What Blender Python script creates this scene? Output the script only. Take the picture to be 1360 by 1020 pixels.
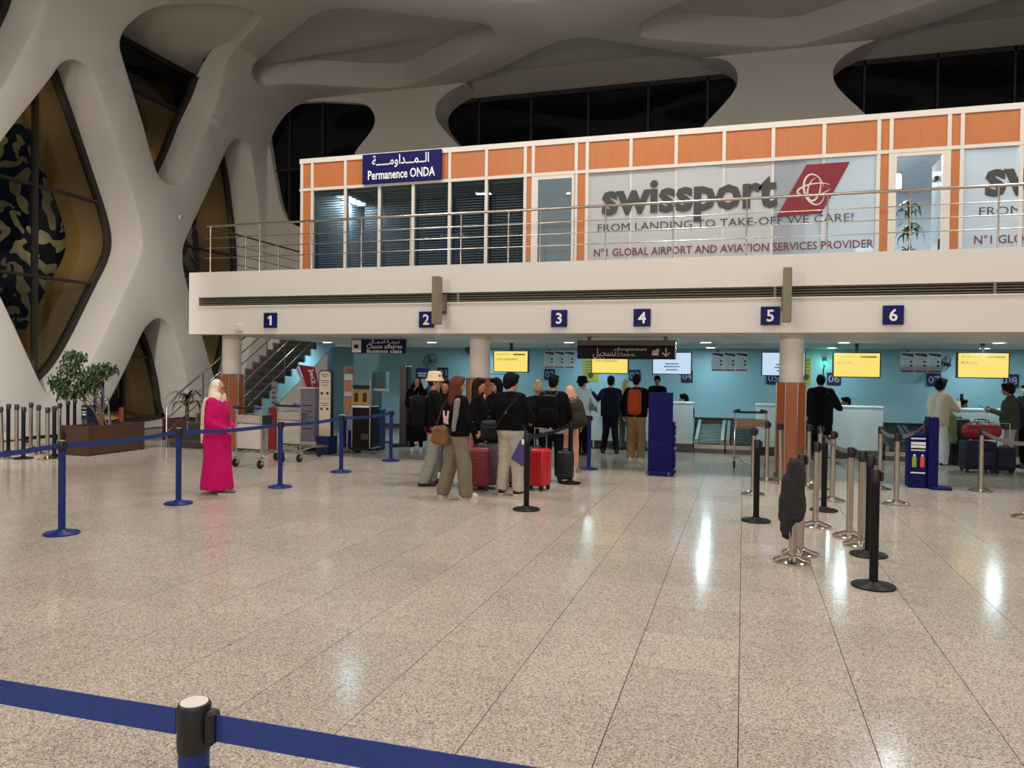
import bpy, bmesh, math, random
from mathutils import Vector, Matrix, noise
from mathutils.geometry import delaunay_2d_cdt, tessellate_polygon
random.seed(7)
for o in list(bpy.data.objects): bpy.data.objects.remove(o)
SC = bpy.context.scene; COL = SC.collection
PI = math.pi

# ------------------------------------------------------------------ camera
F, CX, CY, EYE = 1012.0, 680.0, 510.0, 1.7          # focal length in pixels of the 1360 x 1020 frame
yaw, roll, pitch = math.radians(16.9), math.radians(0.72), -math.radians(0.93)
fw = Vector((-math.sin(yaw)*math.cos(pitch), math.cos(yaw)*math.cos(pitch), math.sin(pitch)))
r0 = Vector((math.cos(yaw), math.sin(yaw), 0)); u0 = r0.cross(fw)
RT = r0*math.cos(roll) + u0*math.sin(roll); UP = u0*math.cos(roll) - r0*math.sin(roll)
CAM = Vector((0, 0, EYE))
cam = bpy.data.cameras.new('camera'); cam_o = bpy.data.objects.new('camera', cam); COL.objects.link(cam_o)
cam.sensor_fit = 'HORIZONTAL'; cam.sensor_width = 36; cam.lens = 36*F/1360; cam.clip_end = 300; cam.clip_start = .05
M = Matrix((RT, UP, -fw)).transposed().to_4x4(); M.translation = CAM; cam_o.matrix_world = M
SC.camera = cam_o

# ------------------------------------------------------------------ world, lamps, exposure
w = bpy.data.worlds.new('night'); SC.world = w; w.use_nodes = True
w.node_tree.nodes['Background'].inputs[0].default_value = (.010, .012, .02, 1)
w.node_tree.nodes['Background'].inputs[1].default_value = .6
SC.view_settings.view_transform = 'Standard'; SC.view_settings.look = 'None'
SC.view_settings.gamma = 1; SC.view_settings.use_curve_mapping = False
SC.view_settings.exposure = 0.0
try:
    SC.cycles.use_denoising = True; SC.cycles.max_bounces = 8; SC.cycles.sample_clamp_indirect = 6
    SC.cycles.caustics_reflective = False; SC.cycles.caustics_refractive = False
except Exception: pass
def lamp(name, kind, loc, energy, col, size=1., rot=(0, 0, 0), size_y=None, spread=None, angle=None):
    l = bpy.data.lights.new(name, kind); l.energy = energy; l.color = col
    if kind == 'AREA':
        l.shape = 'RECTANGLE' if size_y else 'DISK'; l.size = size
        if size_y: l.size_y = size_y
        if spread: l.spread = spread
    elif kind == 'SPOT': l.shadow_soft_size = size; l.spot_size = angle; l.spot_blend = .8
    else: l.shadow_soft_size = size
    o = bpy.data.objects.new(name, l); COL.objects.link(o); o.location = loc; o.rotation_euler = rot
    return o
WARM = (1, .992, .975)
for x, y, z, e in ((-8.5, -3.5, 5.3, 1080), (1.5, -4.5, 5.4, 930), (10, -3, 5.3, 580)):   # unseen fill lamps added behind and beside the viewer for walls and ceiling
    lamp('hall_fill', 'POINT', (x, y, z), e, WARM, .45)
for p, a, e in (((-9, 4.5, 6.0), (-16, 13.2, 1.2), 3400), ((-9.5, 5.5, 6.4), (-16, 17, 6), 900)):              # unseen spots added to brighten the lattice wall
    lamp('wall_fill_spot', 'SPOT', p, e, WARM, .2, (Vector(a)-Vector(p)).to_track_quat('-Z', 'Y').to_euler(), angle=math.radians(62))
for x, y, e in ((-6, 5, 150), (2, 5, 150), (10, 5, 150), (-8, 11, 360), (-1.5, 11, 360), (5.5, 11, 310), (12, 11, 220)): lamp('overhead_fill', 'AREA', (x, y, 10.6), e, WARM, 1.2)  # unseen overhead lamps added to keep the floor bright into the distance

# ------------------------------------------------------------------ pixel rays (the photograph's own viewing rays)
def ray(px, py): return fw + RT*((px-CX)/F) - UP*((py-CY)/F)
def onx(px, py, x): d = ray(px, py); return CAM + d*((x-CAM.x)/d.x)
def ony(px, py, y): d = ray(px, py); return CAM + d*((y-CAM.y)/d.y)
def onz(px, py, z=0.): d = ray(px, py); return CAM + d*((z-CAM.z)/d.z)
def proj(P):
    d = Vector(P)-CAM; k = d.dot(fw); return (CX+F*d.dot(RT)/k, CY-F*d.dot(UP)/k, k)

# ------------------------------------------------------------------ materials
def lin(c): return tuple(((v/255)/12.92 if v/255 <= .04045 else ((v/255+.055)/1.055)**2.4) for v in c) + (1,)
MATS = {}
def pm(name, rgb, rough=.55, metal=0., var=.10, scale=6., bump=0., spec=.5, coat=0., emit=None, alpha=None):
    if name in MATS: return MATS[name]
    m = bpy.data.materials.new(name); m.use_nodes = True; nt = m.node_tree; b = nt.nodes['Principled BSDF']
    c = lin(rgb)
    b.inputs['Roughness'].default_value = rough; b.inputs['Metallic'].default_value = metal
    b.inputs['Specular IOR Level'].default_value = spec; b.inputs['Coat Weight'].default_value = coat
    if var or bump:
        tc = nt.nodes.new('ShaderNodeTexCoord'); nz = nt.nodes.new('ShaderNodeTexNoise')
        nz.inputs['Scale'].default_value = scale; nz.inputs['Detail'].default_value = 4
        nt.links.new(tc.outputs['Object'], nz.inputs['Vector'])
        mx = nt.nodes.new('ShaderNodeMix'); mx.data_type = 'RGBA'
        mx.inputs[6].default_value = tuple(v*(1-var) for v in c[:3])+(1,); mx.inputs[7].default_value = tuple(min(1, v*(1+var)) for v in c[:3])+(1,)
        nt.links.new(nz.outputs['Fac'], mx.inputs[0]); nt.links.new(mx.outputs[2], b.inputs['Base Color'])
        if bump:
            bp = nt.nodes.new('ShaderNodeBump'); bp.inputs['Strength'].default_value = bump; bp.inputs['Distance'].default_value = .02
            nt.links.new(nz.outputs['Fac'], bp.inputs['Height']); nt.links.new(bp.outputs['Normal'], b.inputs['Normal'])
    else: b.inputs['Base Color'].default_value = c
    if emit:
        b.inputs['Emission Color'].default_value = lin(emit[0]); b.inputs['Emission Strength'].default_value = emit[1]
    MATS[name] = m; return m
def glassmat(name, tint, gloss=.08, rough=.02, diff=0., dcol=(200, 205, 205), trans=0.):
    if name in MATS: return MATS[name]
    m = bpy.data.materials.new(name); m.use_nodes = True; nt = m.node_tree; nt.nodes.remove(nt.nodes['Principled BSDF'])
    out = nt.nodes['Material Output']; tr = nt.nodes.new('ShaderNodeBsdfTransparent'); tr.inputs[0].default_value = lin(tint)
    gl = nt.nodes.new('ShaderNodeBsdfGlossy'); gl.inputs['Roughness'].default_value = rough
    lw = nt.nodes.new('ShaderNodeLayerWeight'); lw.inputs[0].default_value = .5          # thin sheet: the same from both sides
    pw = nt.nodes.new('ShaderNodeMath'); pw.operation = 'POWER'; pw.inputs[1].default_value = 4.; nt.links.new(lw.outputs['Facing'], pw.inputs[0])
    fr = nt.nodes.new('ShaderNodeMapRange'); fr.inputs[3].default_value = .035; fr.inputs[4].default_value = .7; nt.links.new(pw.outputs[0], fr.inputs[0])
    m1 = nt.nodes.new('ShaderNodeMixShader'); nt.links.new(fr.outputs[0], m1.inputs[0])
    last = tr
    if diff:
        df = nt.nodes.new('ShaderNodeBsdfDiffuse'); df.inputs[0].default_value = lin(dcol)
        m0 = nt.nodes.new('ShaderNodeMixShader'); m0.inputs[0].default_value = diff
        nt.links.new(tr.outputs[0], m0.inputs[1]); nt.links.new(df.outputs[0], m0.inputs[2]); last = m0
    if diff and trans:
        tl = nt.nodes.new('ShaderNodeBsdfTranslucent'); tl.inputs[0].default_value = lin(dcol); m2 = nt.nodes.new('ShaderNodeMixShader'); m2.inputs[0].default_value = trans
        nt.links.new(df.outputs[0], m2.inputs[1]); nt.links.new(tl.outputs[0], m2.inputs[2]); nt.links.new(m2.outputs[0], m0.inputs[2])
    nt.links.new(last.outputs[0], m1.inputs[1]); nt.links.new(gl.outputs[0], m1.inputs[2]); nt.links.new(m1.outputs[0], out.inputs[0])
    MATS[name] = m; return m
def floormat(name):
    m = bpy.data.materials.new(name); m.use_nodes = True; nt = m.node_tree; b = nt.nodes['Principled BSDF']; N = nt.nodes.new; L = nt.links.new
    g = N('ShaderNodeNewGeometry')
    v1 = N('ShaderNodeTexVoronoi'); v1.inputs['Scale'].default_value = 150; L(g.outputs['Position'], v1.inputs['Vector'])
    cr = N('ShaderNodeValToRGB'); e = cr.color_ramp.elements
    e[0].position = 0; e[0].color = lin((120, 109, 98)); e[1].position = 1; e[1].color = lin((212, 200, 187))
    for p, c in ((.12, (132, 120, 108)), (.22, (168, 155, 142)), (.62, (184, 170, 155)), (.82, (204, 191, 176))):
        x = e.new(p); x.color = lin(c)
    sp = N('ShaderNodeSeparateColor'); L(v1.outputs['Color'], sp.inputs[0]); L(sp.outputs[0], cr.inputs[0])
    # one tone for each 0.6 m slab
    s = N('ShaderNodeVectorMath'); s.operation = 'ADD'; s.inputs[1].default_value = (-.0035, .36, 0); L(g.outputs['Position'], s.inputs[0])
    d = N('ShaderNodeVectorMath'); d.operation = 'DIVIDE'; d.inputs[1].default_value = (.6, .6, 10); L(s.outputs[0], d.inputs[0])
    f = N('ShaderNodeVectorMath'); f.operation = 'FLOOR'; L(d.outputs[0], f.inputs[0])
    wn = N('ShaderNodeTexWhiteNoise'); wn.noise_dimensions = '2D'; L(f.outputs[0], wn.inputs['Vector'])
    nz = N('ShaderNodeTexNoise'); nz.inputs['Scale'].default_value = .9; nz.inputs['Detail'].default_value = 3; L(g.outputs['Position'], nz.inputs['Vector'])
    r = N('ShaderNodeMapRange'); r.inputs[3].default_value = .93; r.inputs[4].default_value = 1.05; L(wn.outputs['Value'], r.inputs[0])
    r2 = N('ShaderNodeMapRange'); r2.inputs[3].default_value = .86; r2.inputs[4].default_value = 1.12; L(nz.outputs['Fac'], r2.inputs[0])
    mu = N('ShaderNodeMath'); mu.operation = 'MULTIPLY'; L(r.outputs[0], mu.inputs[0]); L(r2.outputs[0], mu.inputs[1])
    vm = N('ShaderNodeVectorMath'); vm.operation = 'SCALE'; L(cr.outputs[0], vm.inputs[0]); L(mu.outputs[0], vm.inputs['Scale'])
    L(vm.outputs[0], b.inputs['Base Color'])
    b.inputs['Roughness'].default_value = .15; b.inputs['Specular IOR Level'].default_value = .4; b.inputs['IOR'].default_value = 1.24
    MATS[name] = m; return m
def woodmat(name, rgb, rgb2, rough=.4):
    m = bpy.data.materials.new(name); m.use_nodes = True; nt = m.node_tree; b = nt.nodes['Principled BSDF']; N = nt.nodes.new; L = nt.links.new
    tc = N('ShaderNodeTexCoord'); mp = N('ShaderNodeMapping'); mp.inputs['Scale'].default_value = (14, 14, 1.2); L(tc.outputs['Object'], mp.inputs[0])
    nz = N('ShaderNodeTexNoise'); nz.inputs['Scale'].default_value = 1.6; nz.inputs['Detail'].default_value = 5; L(mp.outputs[0], nz.inputs['Vector'])
    mx = N('ShaderNodeMix'); mx.data_type = 'RGBA'; mx.inputs[6].default_value = lin(rgb); mx.inputs[7].default_value = lin(rgb2)
    L(nz.outputs['Fac'], mx.inputs[0]); L(mx.outputs[2], b.inputs['Base Color']); b.inputs['Roughness'].default_value = rough
    MATS[name] = m; return m
def screenmat(name, rgb, strength):
    return pm(name, (10, 10, 10), .3, emit=(rgb, strength), var=0)
FLOOR = floormat('speckled_granite')
GROUT = pm('grout', (54, 46, 40), .9)
PLASTER = pm('cream_plaster', (190, 182, 172), .75, var=.05, scale=.8, bump=.03)
PLASTER2 = pm('cream_plaster_ceiling', (180, 171, 161), .8, var=.05, scale=.8)
BEIGE = pm('beige_render', (150, 122, 80), .8, var=.08, scale=1.2)
FASCIA = pm('white_fascia_paint', (222, 214, 204), .6, var=.03, scale=1)
TEAL = pm('pale_blue_wall_paint', (150, 186, 196), .6, var=.04, scale=1)
SOFFIT = pm('soffit_paint', (226, 226, 222), .6, var=.03)
DARKFR = pm('dark_brown_aluminium', (46, 38, 34), .5, .3)
DGLASS = glassmat('night_glass', (158, 160, 152))
GLASS = glassmat('clear_glass', (225, 235, 235))
SCREEN_LAT = pm('pale_metal_screen', (156, 153, 138), .6)
WOODO = woodmat('orange_wood_veneer', (180, 104, 58), (196, 122, 70))
WOODD = woodmat('cherry_wood_cladding', (148, 78, 42), (174, 98, 56))
WHITEF = pm('white_lacquer_frame', (222, 212, 200), .4, var=.03)
STEEL = pm('brushed_stainless_steel', (190, 180, 168), .25, 1., var=.06, scale=20)
CHROME = pm('chrome', (215, 212, 208), .12, 1., var=.03)
BLACK = pm('black_plastic', (16, 16, 18), .45, var=.2)
BLACKM = pm('black_powder_coat', (13, 12, 13), .42, var=.2, scale=12, spec=.25)
NAVY = pm('navy_sign_face', (20, 20, 84), .5, var=.05, spec=.2)
BLUE = pm('royal_blue_metal', (26, 42, 106), .4, var=.06, spec=.3)
WHITE = pm('white_paint', (235, 235, 232), .5, var=.02)
LETTER = pm('white_lettering', (240, 240, 240), .5, var=0)
GREY = pm('mid_grey_metal', (120, 118, 112), .45, .4)
DGREY = pm('dark_grey_laminate', (70, 66, 62), .5)
RUBBER = pm('black_rubber', (22, 22, 22), .8)

# ------------------------------------------------------------------ mesh helpers
class MB:
    def __init__(s): s.v = []; s.f = []; s.mi = []
    def add(s, vs, fs, T=None, mi=0):
        o = len(s.v)
        for p in vs:
            p = Vector(p); s.v.append(tuple(T @ p if T else p))
        for q in fs: s.f.append(tuple(i+o for i in q)); s.mi.append(mi)
        return s
    def box(s, c, d, rz=0, T=None, mi=0):
        x, y, z = (k/2 for k in d); R = Matrix.Translation(Vector(c)) @ Matrix.Rotation(rz, 4, 'Z')
        if T: R = T @ R
        return s.add([(-x, -y, -z), (x, -y, -z), (x, y, -z), (-x, y, -z), (-x, -y, z), (x, -y, z), (x, y, z), (-x, y, z)],
              [(3, 2, 1, 0), (4, 5, 6, 7), (0, 1, 5, 4), (1, 2, 6, 5), (2, 3, 7, 6), (3, 0, 4, 7)], R, mi)
    def span(s, a, b, mi=0):
        return s.box([(a[i]+b[i])/2 for i in range(3)], [abs(b[i]-a[i]) for i in range(3)], mi=mi)
    def rbox(s, c, d, r=.02, seg=2, T=None):
        bm = bmesh.new(); bmesh.ops.create_cube(bm, size=1); bmesh.ops.scale(bm, vec=d, verts=bm.verts)
        bmesh.ops.bevel(bm, geom=bm.edges[:], offset=min(r, min(d)*.49), segments=seg, affect='EDGES', profile=.5)
        bm.verts.index_update(); R = Matrix.Translation(Vector(c)); R = T @ R if T else R
        s.add([v.co for v in bm.verts], [[v.index for v in f.verts] for f in bm.faces], R); bm.free(); return s
    def cone(s, a, b, ra, rb=None, n=12, caps=True, T=None):
        rb = ra if rb is None else rb; a = Vector(a); b = Vector(b); d = (b-a).normalized()
        x = d.orthogonal().normalized(); y = d.cross(x); vs = []
        for p, r in ((a, ra), (b, rb)):
            for i in range(n): t = 2*PI*i/n; vs.append(p+(x*math.cos(t)+y*math.sin(t))*r)
        fs = [(i, (i+1) % n, n+(i+1) % n, n+i) for i in range(n)]
        if caps: fs += [tuple(range(n-1, -1, -1)), tuple(range(n, 2*n))]
        return s.add(vs, fs, T)
    def tube(s, pts, r, n=8, closed=False, T=None, caps=True):
        P = [Vector(p) for p in pts]; m = len(P); vs = []; nx = None
        rr = r if isinstance(r, (list, tuple)) else [r]*m
        for i, p in enumerate(P):
            d = (P[(i+1) % m]-P[i-1]) if closed or 0 < i < m-1 else (P[1]-P[0] if i == 0 else P[-1]-P[-2])
            d.normalize()
            nx = d.orthogonal().normalized() if nx is None else (nx-d*nx.dot(d)).normalized()
            y = d.cross(nx)
            for k in range(n): t = 2*PI*k/n; vs.append(p+(nx*math.cos(t)+y*math.sin(t))*rr[i])
        fs = []
        for i in range(m if closed else m-1):
            a = i*n; b = ((i+1) % m)*n
            fs += [(a+k, a+(k+1) % n, b+(k+1) % n, b+k) for k in range(n)]
        if caps and not closed: fs += [tuple(range(n-1, -1, -1)), tuple(range((m-1)*n, m*n))]
        return s.add(vs, fs, T)
    def lathe(s, prof, n=20, c=(0, 0, 0), T=None, sx=1, sy=1):
        vs = []; fs = []
        for r, z in prof:
            for k in range(n): t = 2*PI*k/n; vs.append((c[0]+r*math.cos(t)*sx, c[1]+r*math.sin(t)*sy, c[2]+z))
        for i in range(len(prof)-1):
            fs += [(i*n+k, i*n+(k+1) % n, (i+1)*n+(k+1) % n, (i+1)*n+k) for k in range(n)]
        fs += [tuple(range(n-1, -1, -1)), tuple(range((len(prof)-1)*n, len(prof)*n))]
        return s.add(vs, fs, T)
    def ball(s, c, r, n=10, m=7, T=None):
        r = (r, r, r) if not isinstance(r, (tuple, list)) else r; vs = []; fs = []
        R = Matrix.Translation(Vector(c)); R = R if T is None else R @ T
        for j in range(m+1):
            a = -PI/2+PI*j/m
            for k in range(n): t = 2*PI*k/n; vs.append((r[0]*math.cos(a)*math.cos(t), r[1]*math.cos(a)*math.sin(t), r[2]*math.sin(a)))
        for j in range(m): fs += [(j*n+k, j*n+(k+1) % n, (j+1)*n+(k+1) % n, (j+1)*n+k) for k in range(n)]
        return s.add(vs, fs, R)
    def caps(s, a, b, ra, rb=None, n=12):
        rb = ra if rb is None else rb; a = Vector(a); b = Vector(b); d = b-a
        if d.length < 1e-5: return s.ball(a, ra, n)
        d.normalize(); pts = []; rs = []
        for t in (-90, -60, -30): pts.append(a+d*ra*math.sin(math.radians(t))); rs.append(max(.0005, ra*math.cos(math.radians(t))))
        pts.append(a); rs.append(ra); pts.append(b); rs.append(rb)
        for t in (30, 60, 90): pts.append(b+d*rb*math.sin(math.radians(t))); rs.append(max(.0005, rb*math.cos(math.radians(t))))
        x = d.orthogonal().normalized(); y = d.cross(x); vs = []; m = len(pts)
        for p, r in zip(pts, rs):
            for k in range(n): q = 2*PI*k/n; vs.append(p+(x*math.cos(q)+y*math.sin(q))*r)
        fs = [(i*n+k, i*n+(k+1) % n, (i+1)*n+(k+1) % n, (i+1)*n+k) for i in range(m-1) for k in range(n)]
        fs += [tuple(range(n-1, -1, -1)), tuple(range((m-1)*n, m*n))]
        return s.add(vs, fs)
    def prism(s, poly, y0, y1, T=None):          # poly in x, z; extruded along y
        n = len(poly); vs = [(x, y0, z) for x, z in poly]+[(x, y1, z) for x, z in poly]
        tri = tessellate_polygon([[Vector((x, z, 0)) for x, z in poly]])
        fs = [tuple(t) for t in tri]+[tuple(i+n for i in reversed(t)) for t in tri]+[(i, (i+1) % n, n+(i+1) % n, n+i) for i in range(n)]
        return s.add(vs, fs, T)
    def mesh(s, name, mats, smooth=None):
        me = bpy.data.meshes.new(name); me.from_pydata(s.v, [], s.f); 
        mats = mats if isinstance(mats, (list, tuple)) else [mats]
        for m in mats: me.materials.append(m)
        if len(mats) > 1: me.polygons.foreach_set('material_index', s.mi)
        bm = bmesh.new(); bm.from_mesh(me); bmesh.ops.recalc_face_normals(bm, faces=bm.faces); bm.to_mesh(me); bm.free()
        if smooth:
            for p in me.polygons: p.use_smooth = True
            try: me.set_sharp_from_angle(angle=math.radians(smooth))
            except Exception: pass
        me.update(); return me
    def build(s, name, mats, parent=None, smooth=None):
        return link(name, s.mesh(name, mats, smooth), parent)
def link(name, me, parent=None):
    o = bpy.data.objects.new(name, me); COL.objects.link(o)
    if parent: o.parent = parent
    return o
def tag(o, label=None, cat=None, group=None, kind=None):
    if label: o['label'] = label
    if cat: o['category'] = cat
    if group: o['group'] = group
    if kind: o['kind'] = kind
    return o
def thing(name, label, cat, loc=(0, 0, 0), rz=0, group=None, kind=None):
    o = bpy.data.objects.new(name, None); COL.objects.link(o); o.location = loc; o.rotation_euler = (0, 0, rz); o.empty_display_size = .1
    return tag(o, label, cat, group, kind)
def copy_tree(o, parent=None):
    c = o.copy(); COL.objects.link(c); c.parent = parent
    for ch in list(o.children): copy_tree(ch, c)
    return c
def text_verts(body, w=None, h=None, bold=0., extrude=.004, track=1.):
    cu = bpy.data.curves.new('lettering', 'FONT'); cu.body = body; cu.extrude = 0; cu.offset = bold; cu.resolution_u = 2; cu.space_character = track
    o = bpy.data.objects.new('lettering', cu); COL.objects.link(o); dg = bpy.context.evaluated_depsgraph_get()
    me = bpy.data.meshes.new_from_object(o.evaluated_get(dg)); bpy.data.objects.remove(o); bpy.data.curves.remove(cu)
    vs = [v.co.copy() for v in me.vertices]; fs = [tuple(p.vertices) for p in me.polygons]; bpy.data.meshes.remove(me)
    if not vs: return [], []
    x0 = min(v.x for v in vs); x1 = max(v.x for v in vs); y0 = min(v.y for v in vs); y1 = max(v.y for v in vs)
    sx = (w/(x1-x0)) if w else None; sy = (h/(y1-y0)) if h else None; sx = sx or sy; sy = sy or sx
    # stood upright: width along x, height along z, centred on the origin, facing -y
    return [((v.x-(x0+x1)/2)*sx, 0, (v.y-(y0+y1)/2)*sy) for v in vs], fs
def text(body, c, w=None, h=None, mat=None, parent=None, bold=0., rz=0, name='lettering', track=1., shear=0, turn=0, rx=0):
    vs, fs = text_verts(body, w, h, bold, track=track)
    T = Matrix.Translation(Vector(c)) @ Matrix.Rotation(rz, 4, 'Z') @ Matrix.Rotation(rx, 4, 'X') @ Matrix.Rotation(turn, 4, 'Y')
    m = MB(); m.add([(x+shear*z, y, z) for x, y, z in vs], fs, T)
    me = bpy.data.meshes.new(name); me.from_pydata(m.v, [], m.f); me.materials.append(mat or LETTER); me.update()
    return link(name, me, parent)
def letters(body, c, w, h, mat, parent, bold=0., track=1.):     # each letter its own part
    vs, fs = text_verts(body, w, h, bold, track=track); par = list(range(len(vs)))
    def fd(i):
        while par[i] != i: par[i] = par[par[i]]; i = par[i]
        return i
    for f in fs:
        for k in f[1:]: par[fd(k)] = fd(f[0])
    comp = {}
    for f in fs: comp.setdefault(fd(f[0]), []).append(f)
    items = []
    for r, ff in comp.items():
        xs = [vs[i][0] for f in ff for i in f]; items.append([min(xs), max(xs), ff])
    items.sort(key=lambda q: q[0]); merged = []
    for a, b, ff in items:
        if merged and a < merged[-1][1]-.3*min(b-a, merged[-1][1]-merged[-1][0]): merged[-1][1] = max(b, merged[-1][1]); merged[-1][2] += ff
        else: merged.append([a, b, list(ff)])
    for a, b, ff in merged:
        idx = sorted({i for f in ff for i in f}); mp = {i: k for k, i in enumerate(idx)}
        me = bpy.data.meshes.new('letter'); me.from_pydata([(vs[i][0]+c[0], vs[i][1]+c[1], vs[i][2]+c[2]) for i in idx], [], [tuple(mp[i] for i in f) for f in ff]); me.materials.append(mat); me.update(); link('letter', me, parent)
AR_PERM = '\uFE8D\uFEDF\u0640\u0640\uFEE4\u0640\u0640\u0640\uFEAA\uFE8D\uFEED\uFEE3\u0640\u0640\u0640\u0640\u0640\uFE94'[::-1]
AR_CHECK = '\uFE97\uFEB4\uFEA0\uFEF4\uFEDE'[::-1]
AR_BUS = '\uFEA9\uFEAD\uFE9F\u0640\u0640\uFE94 \uFE8D\uFECB\u0640\uFEE4\u0640\u0640\uFE8E\uFEDD'[::-1]
# ------------------------------------------------------------------ the hall: floor
XW, XR, YB, YN, ZC, RF = -16.0, 20.0, 23.0, -10.0, 10.92, 2.0
TS, TX0, TY0 = .6, .0035, -.36                       # slab size and joint offsets
floor = tag(MB().span((XW-4, YN, -.12), (XR, YB, -.004)).build('floor', GROUT), 'speckled beige granite floor of large polished square slabs', 'floor', kind='structure')
def tile_mb(x, y, m): return m.span((x+.0024, y+.0014, -.012), (x+TS-.0024, y+TS-.0014, 0))
tl = []
for i in range(int((XW-TX0)/TS)-1, int((XR-TX0)/TS)+1):
    for j in range(int((YN-TY0)/TS)-1, int((YB-TY0)/TS)+1):
        x = TX0+i*TS; y = TY0+j*TS
        if x < XW or y < YN or x+TS > XR or y+TS > YB: continue
        a = 0; px, py, k = proj((x+.3, y+.3, 0))
        if k > .8 and -60 < px < 1420 and py < 1060: a = 1/k**3
        tl.append((a, x, y))
tl.sort(reverse=True)
tme = tile_mb(0, 0, MB()).mesh('tile', FLOOR); rest = MB()
for n, (a, x, y) in enumerate(tl):
    if n < 300:
        t = link('tile', tme, floor); t.location = (x, y, 0)
    else: tile_mb(x, y, rest)
tag(rest.build('tile_field', FLOOR, floor), kind='stuff')

# ------------------------------------------------------------------ left wall, curved cove and ceiling as one shell with openings
L1 = ZC-RF; S2 = L1+RF*PI/2; SE = S2+(XR-(XW+RF))
def mapA(s, y, d=0.):
    if s <= L1: return Vector((XW-d, y, s))
    if s < S2:
        t = (s-L1)/RF; return Vector((XW+RF-(RF+d)*math.cos(t), y, ZC-RF+(RF+d)*math.sin(t)))
    return Vector((XW+RF+s-S2, y, ZC+d))
def pixA(px, py):
    p = onx(px, py, XW)
    if 0 <= p.z <= L1: return (p.z, p.y)
    p = onz(px, py, ZC)
    if p.x >= XW+RF: return (S2+p.x-XW-RF, p.y)
    d = ray(px, py); cx, cz = XW+RF, ZC-RF; a = d.x**2+d.z**2; ox, oz = CAM.x-cx, CAM.z-cz
    b = 2*(ox*d.x+oz*d.z); c = ox*ox+oz*oz-RF*RF; t = (-b+math.sqrt(b*b-4*a*c))/(2*a); p = CAM+d*t
    return (L1+RF*math.atan2(p.z-cz, -(p.x-cx)), p.y)
def W(y, z): return ('w', y, z)
def outA(pts): return [(p[2], p[1]) if p[0] == 'w' else pixA(*p) for p in pts]
def chaikin(P, n=2):
    for _ in range(n):
        Q = []
        for i in range(len(P)):
            a, b = P[i], P[(i+1) % len(P)]
            Q += [(a[0]*.75+b[0]*.25, a[1]*.75+b[1]*.25), (a[0]*.25+b[0]*.75, a[1]*.25+b[1]*.75)]
        P = Q
    return P
def area2(P): return sum(P[i][0]*P[(i+1) % len(P)][1]-P[(i+1) % len(P)][0]*P[i][1] for i in range(len(P)))
def offset(P, e):                                      # grow a closed outline by e
    n = len(P); s = 1 if area2(P) > 0 else -1; Q = []
    for i in range(n):
        dx = P[(i+1) % n][0]-P[i-1][0]; dy = P[(i+1) % n][1]-P[i-1][1]; l = math.hypot(dx, dy) or 1
        Q.append((P[i][0]+s*dy/l*e, P[i][1]-s*dx/l*e))
    return Q
def inside(p, P):
    c = False; n = len(P)
    for i in range(n):
        a, b = P[i], P[i-1]
        if (a[1] > p[1]) != (b[1] > p[1]) and p[0] < (b[0]-a[0])*(p[1]-a[1])/(b[1]-a[1])+a[0]: c = not c
    return c
def sheet(fn, bounds, holes, extra=(), lines=()):                # triangulated sheet with holes, mapped by fn
    vs = [Vector(p) for p in bounds]; es = [(i, (i+1) % len(bounds)) for i in range(len(bounds))]
    for H in holes:
        o = len(vs); vs += [Vector(p) for p in H]; es += [(o+i, o+(i+1) % len(H)) for i in range(len(H))]
    for p in extra: vs.append(Vector(p))
    for a, b in lines: vs += [Vector(a), Vector(b)]; es.append((len(vs)-2, len(vs)-1))
    V, _, Fc, *_r = delaunay_2d_cdt(vs, es, [], 0, 1e-5)
    keep = []
    for f in Fc:
        c = (sum(V[i].x for i in f)/3, sum(V[i].y for i in f)/3)
        if inside(c, bounds) and not any(inside(c, H) for H in holes): keep.append(tuple(f))
    return V, keep
def reveal(m, fn, H, steps, mi=0, skip=None):
    rows = [offset(H, e) for e, d in steps]; n = len(H)
    vs = [fn(p[0], p[1], d) for row, (e, d) in zip(rows, steps) for p in row]; fs = []
    for r in range(len(steps)-1):
        for i in range(n):
            if skip and skip(H[i], H[(i+1) % n]): continue
            fs.append((r*n+i, r*n+(i+1) % n, (r+1)*n+(i+1) % n, (r+1)*n+i))
    return m.add(vs, fs, mi=mi)
def mapR(s, y, d=0.):
    p = mapA(s, y); t = min(1, max(0, (s-L1)/RF/(PI/2)))*PI/2
    return p+Vector((-d*math.cos(t), 0, .35*d*math.sin(t)))
EDGE = [(.07, 0), (.02, .02), (0, .07)]
O1 = outA([(96, 78), (118, 88), (131, 118), (166, 228), (185, 288), (190, 322), (184, 348), (171, 374), (120, 484), (84, 520), (66, 528), (54, 508), (0, 387), W(12.05, 5.0), (0, 190), (70, 103), (80, 86)])
O2 = outA([(160, 64), (162, 46), (175, 30), (200, 13), (235, 7), (285, 6), (324, 10), (345, 23), (336, 33), (313, 60), (294, 108), (288, 142), (268, 184), (250, 226), (241, 241), (228, 246), (215, 239), (206, 222), (182, 130), (166, 82)])
O3 = outA([(315, 184), (304, 194), (294, 217), (272, 265), (252, 308), (244, 327), (243, 348), (249, 378), (270, 446), (283, 495), W(20.8, .75), W(21.5, .75), W(22.3, 2.8), W(22.78, 4.8), W(22.78, 5.8), W(22.5, 7.4), (334, 202), (325, 187)])
O4 = outA([(212, 421), (197, 431), (187, 448), (171, 485), (140, 545), W(15.75, .02), W(19.5, .02), (253, 545), (249, 510), (240, 468), (228, 433)])
sh = lambda P, ds, dy: [(a+ds, b+dy) for a, b in P]
O1, O2, O3, O4 = (chaikin(P) for P in (O1, O2, O3, O4))
O4 = [(max(a, .02), b) for a, b in O4]
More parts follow.
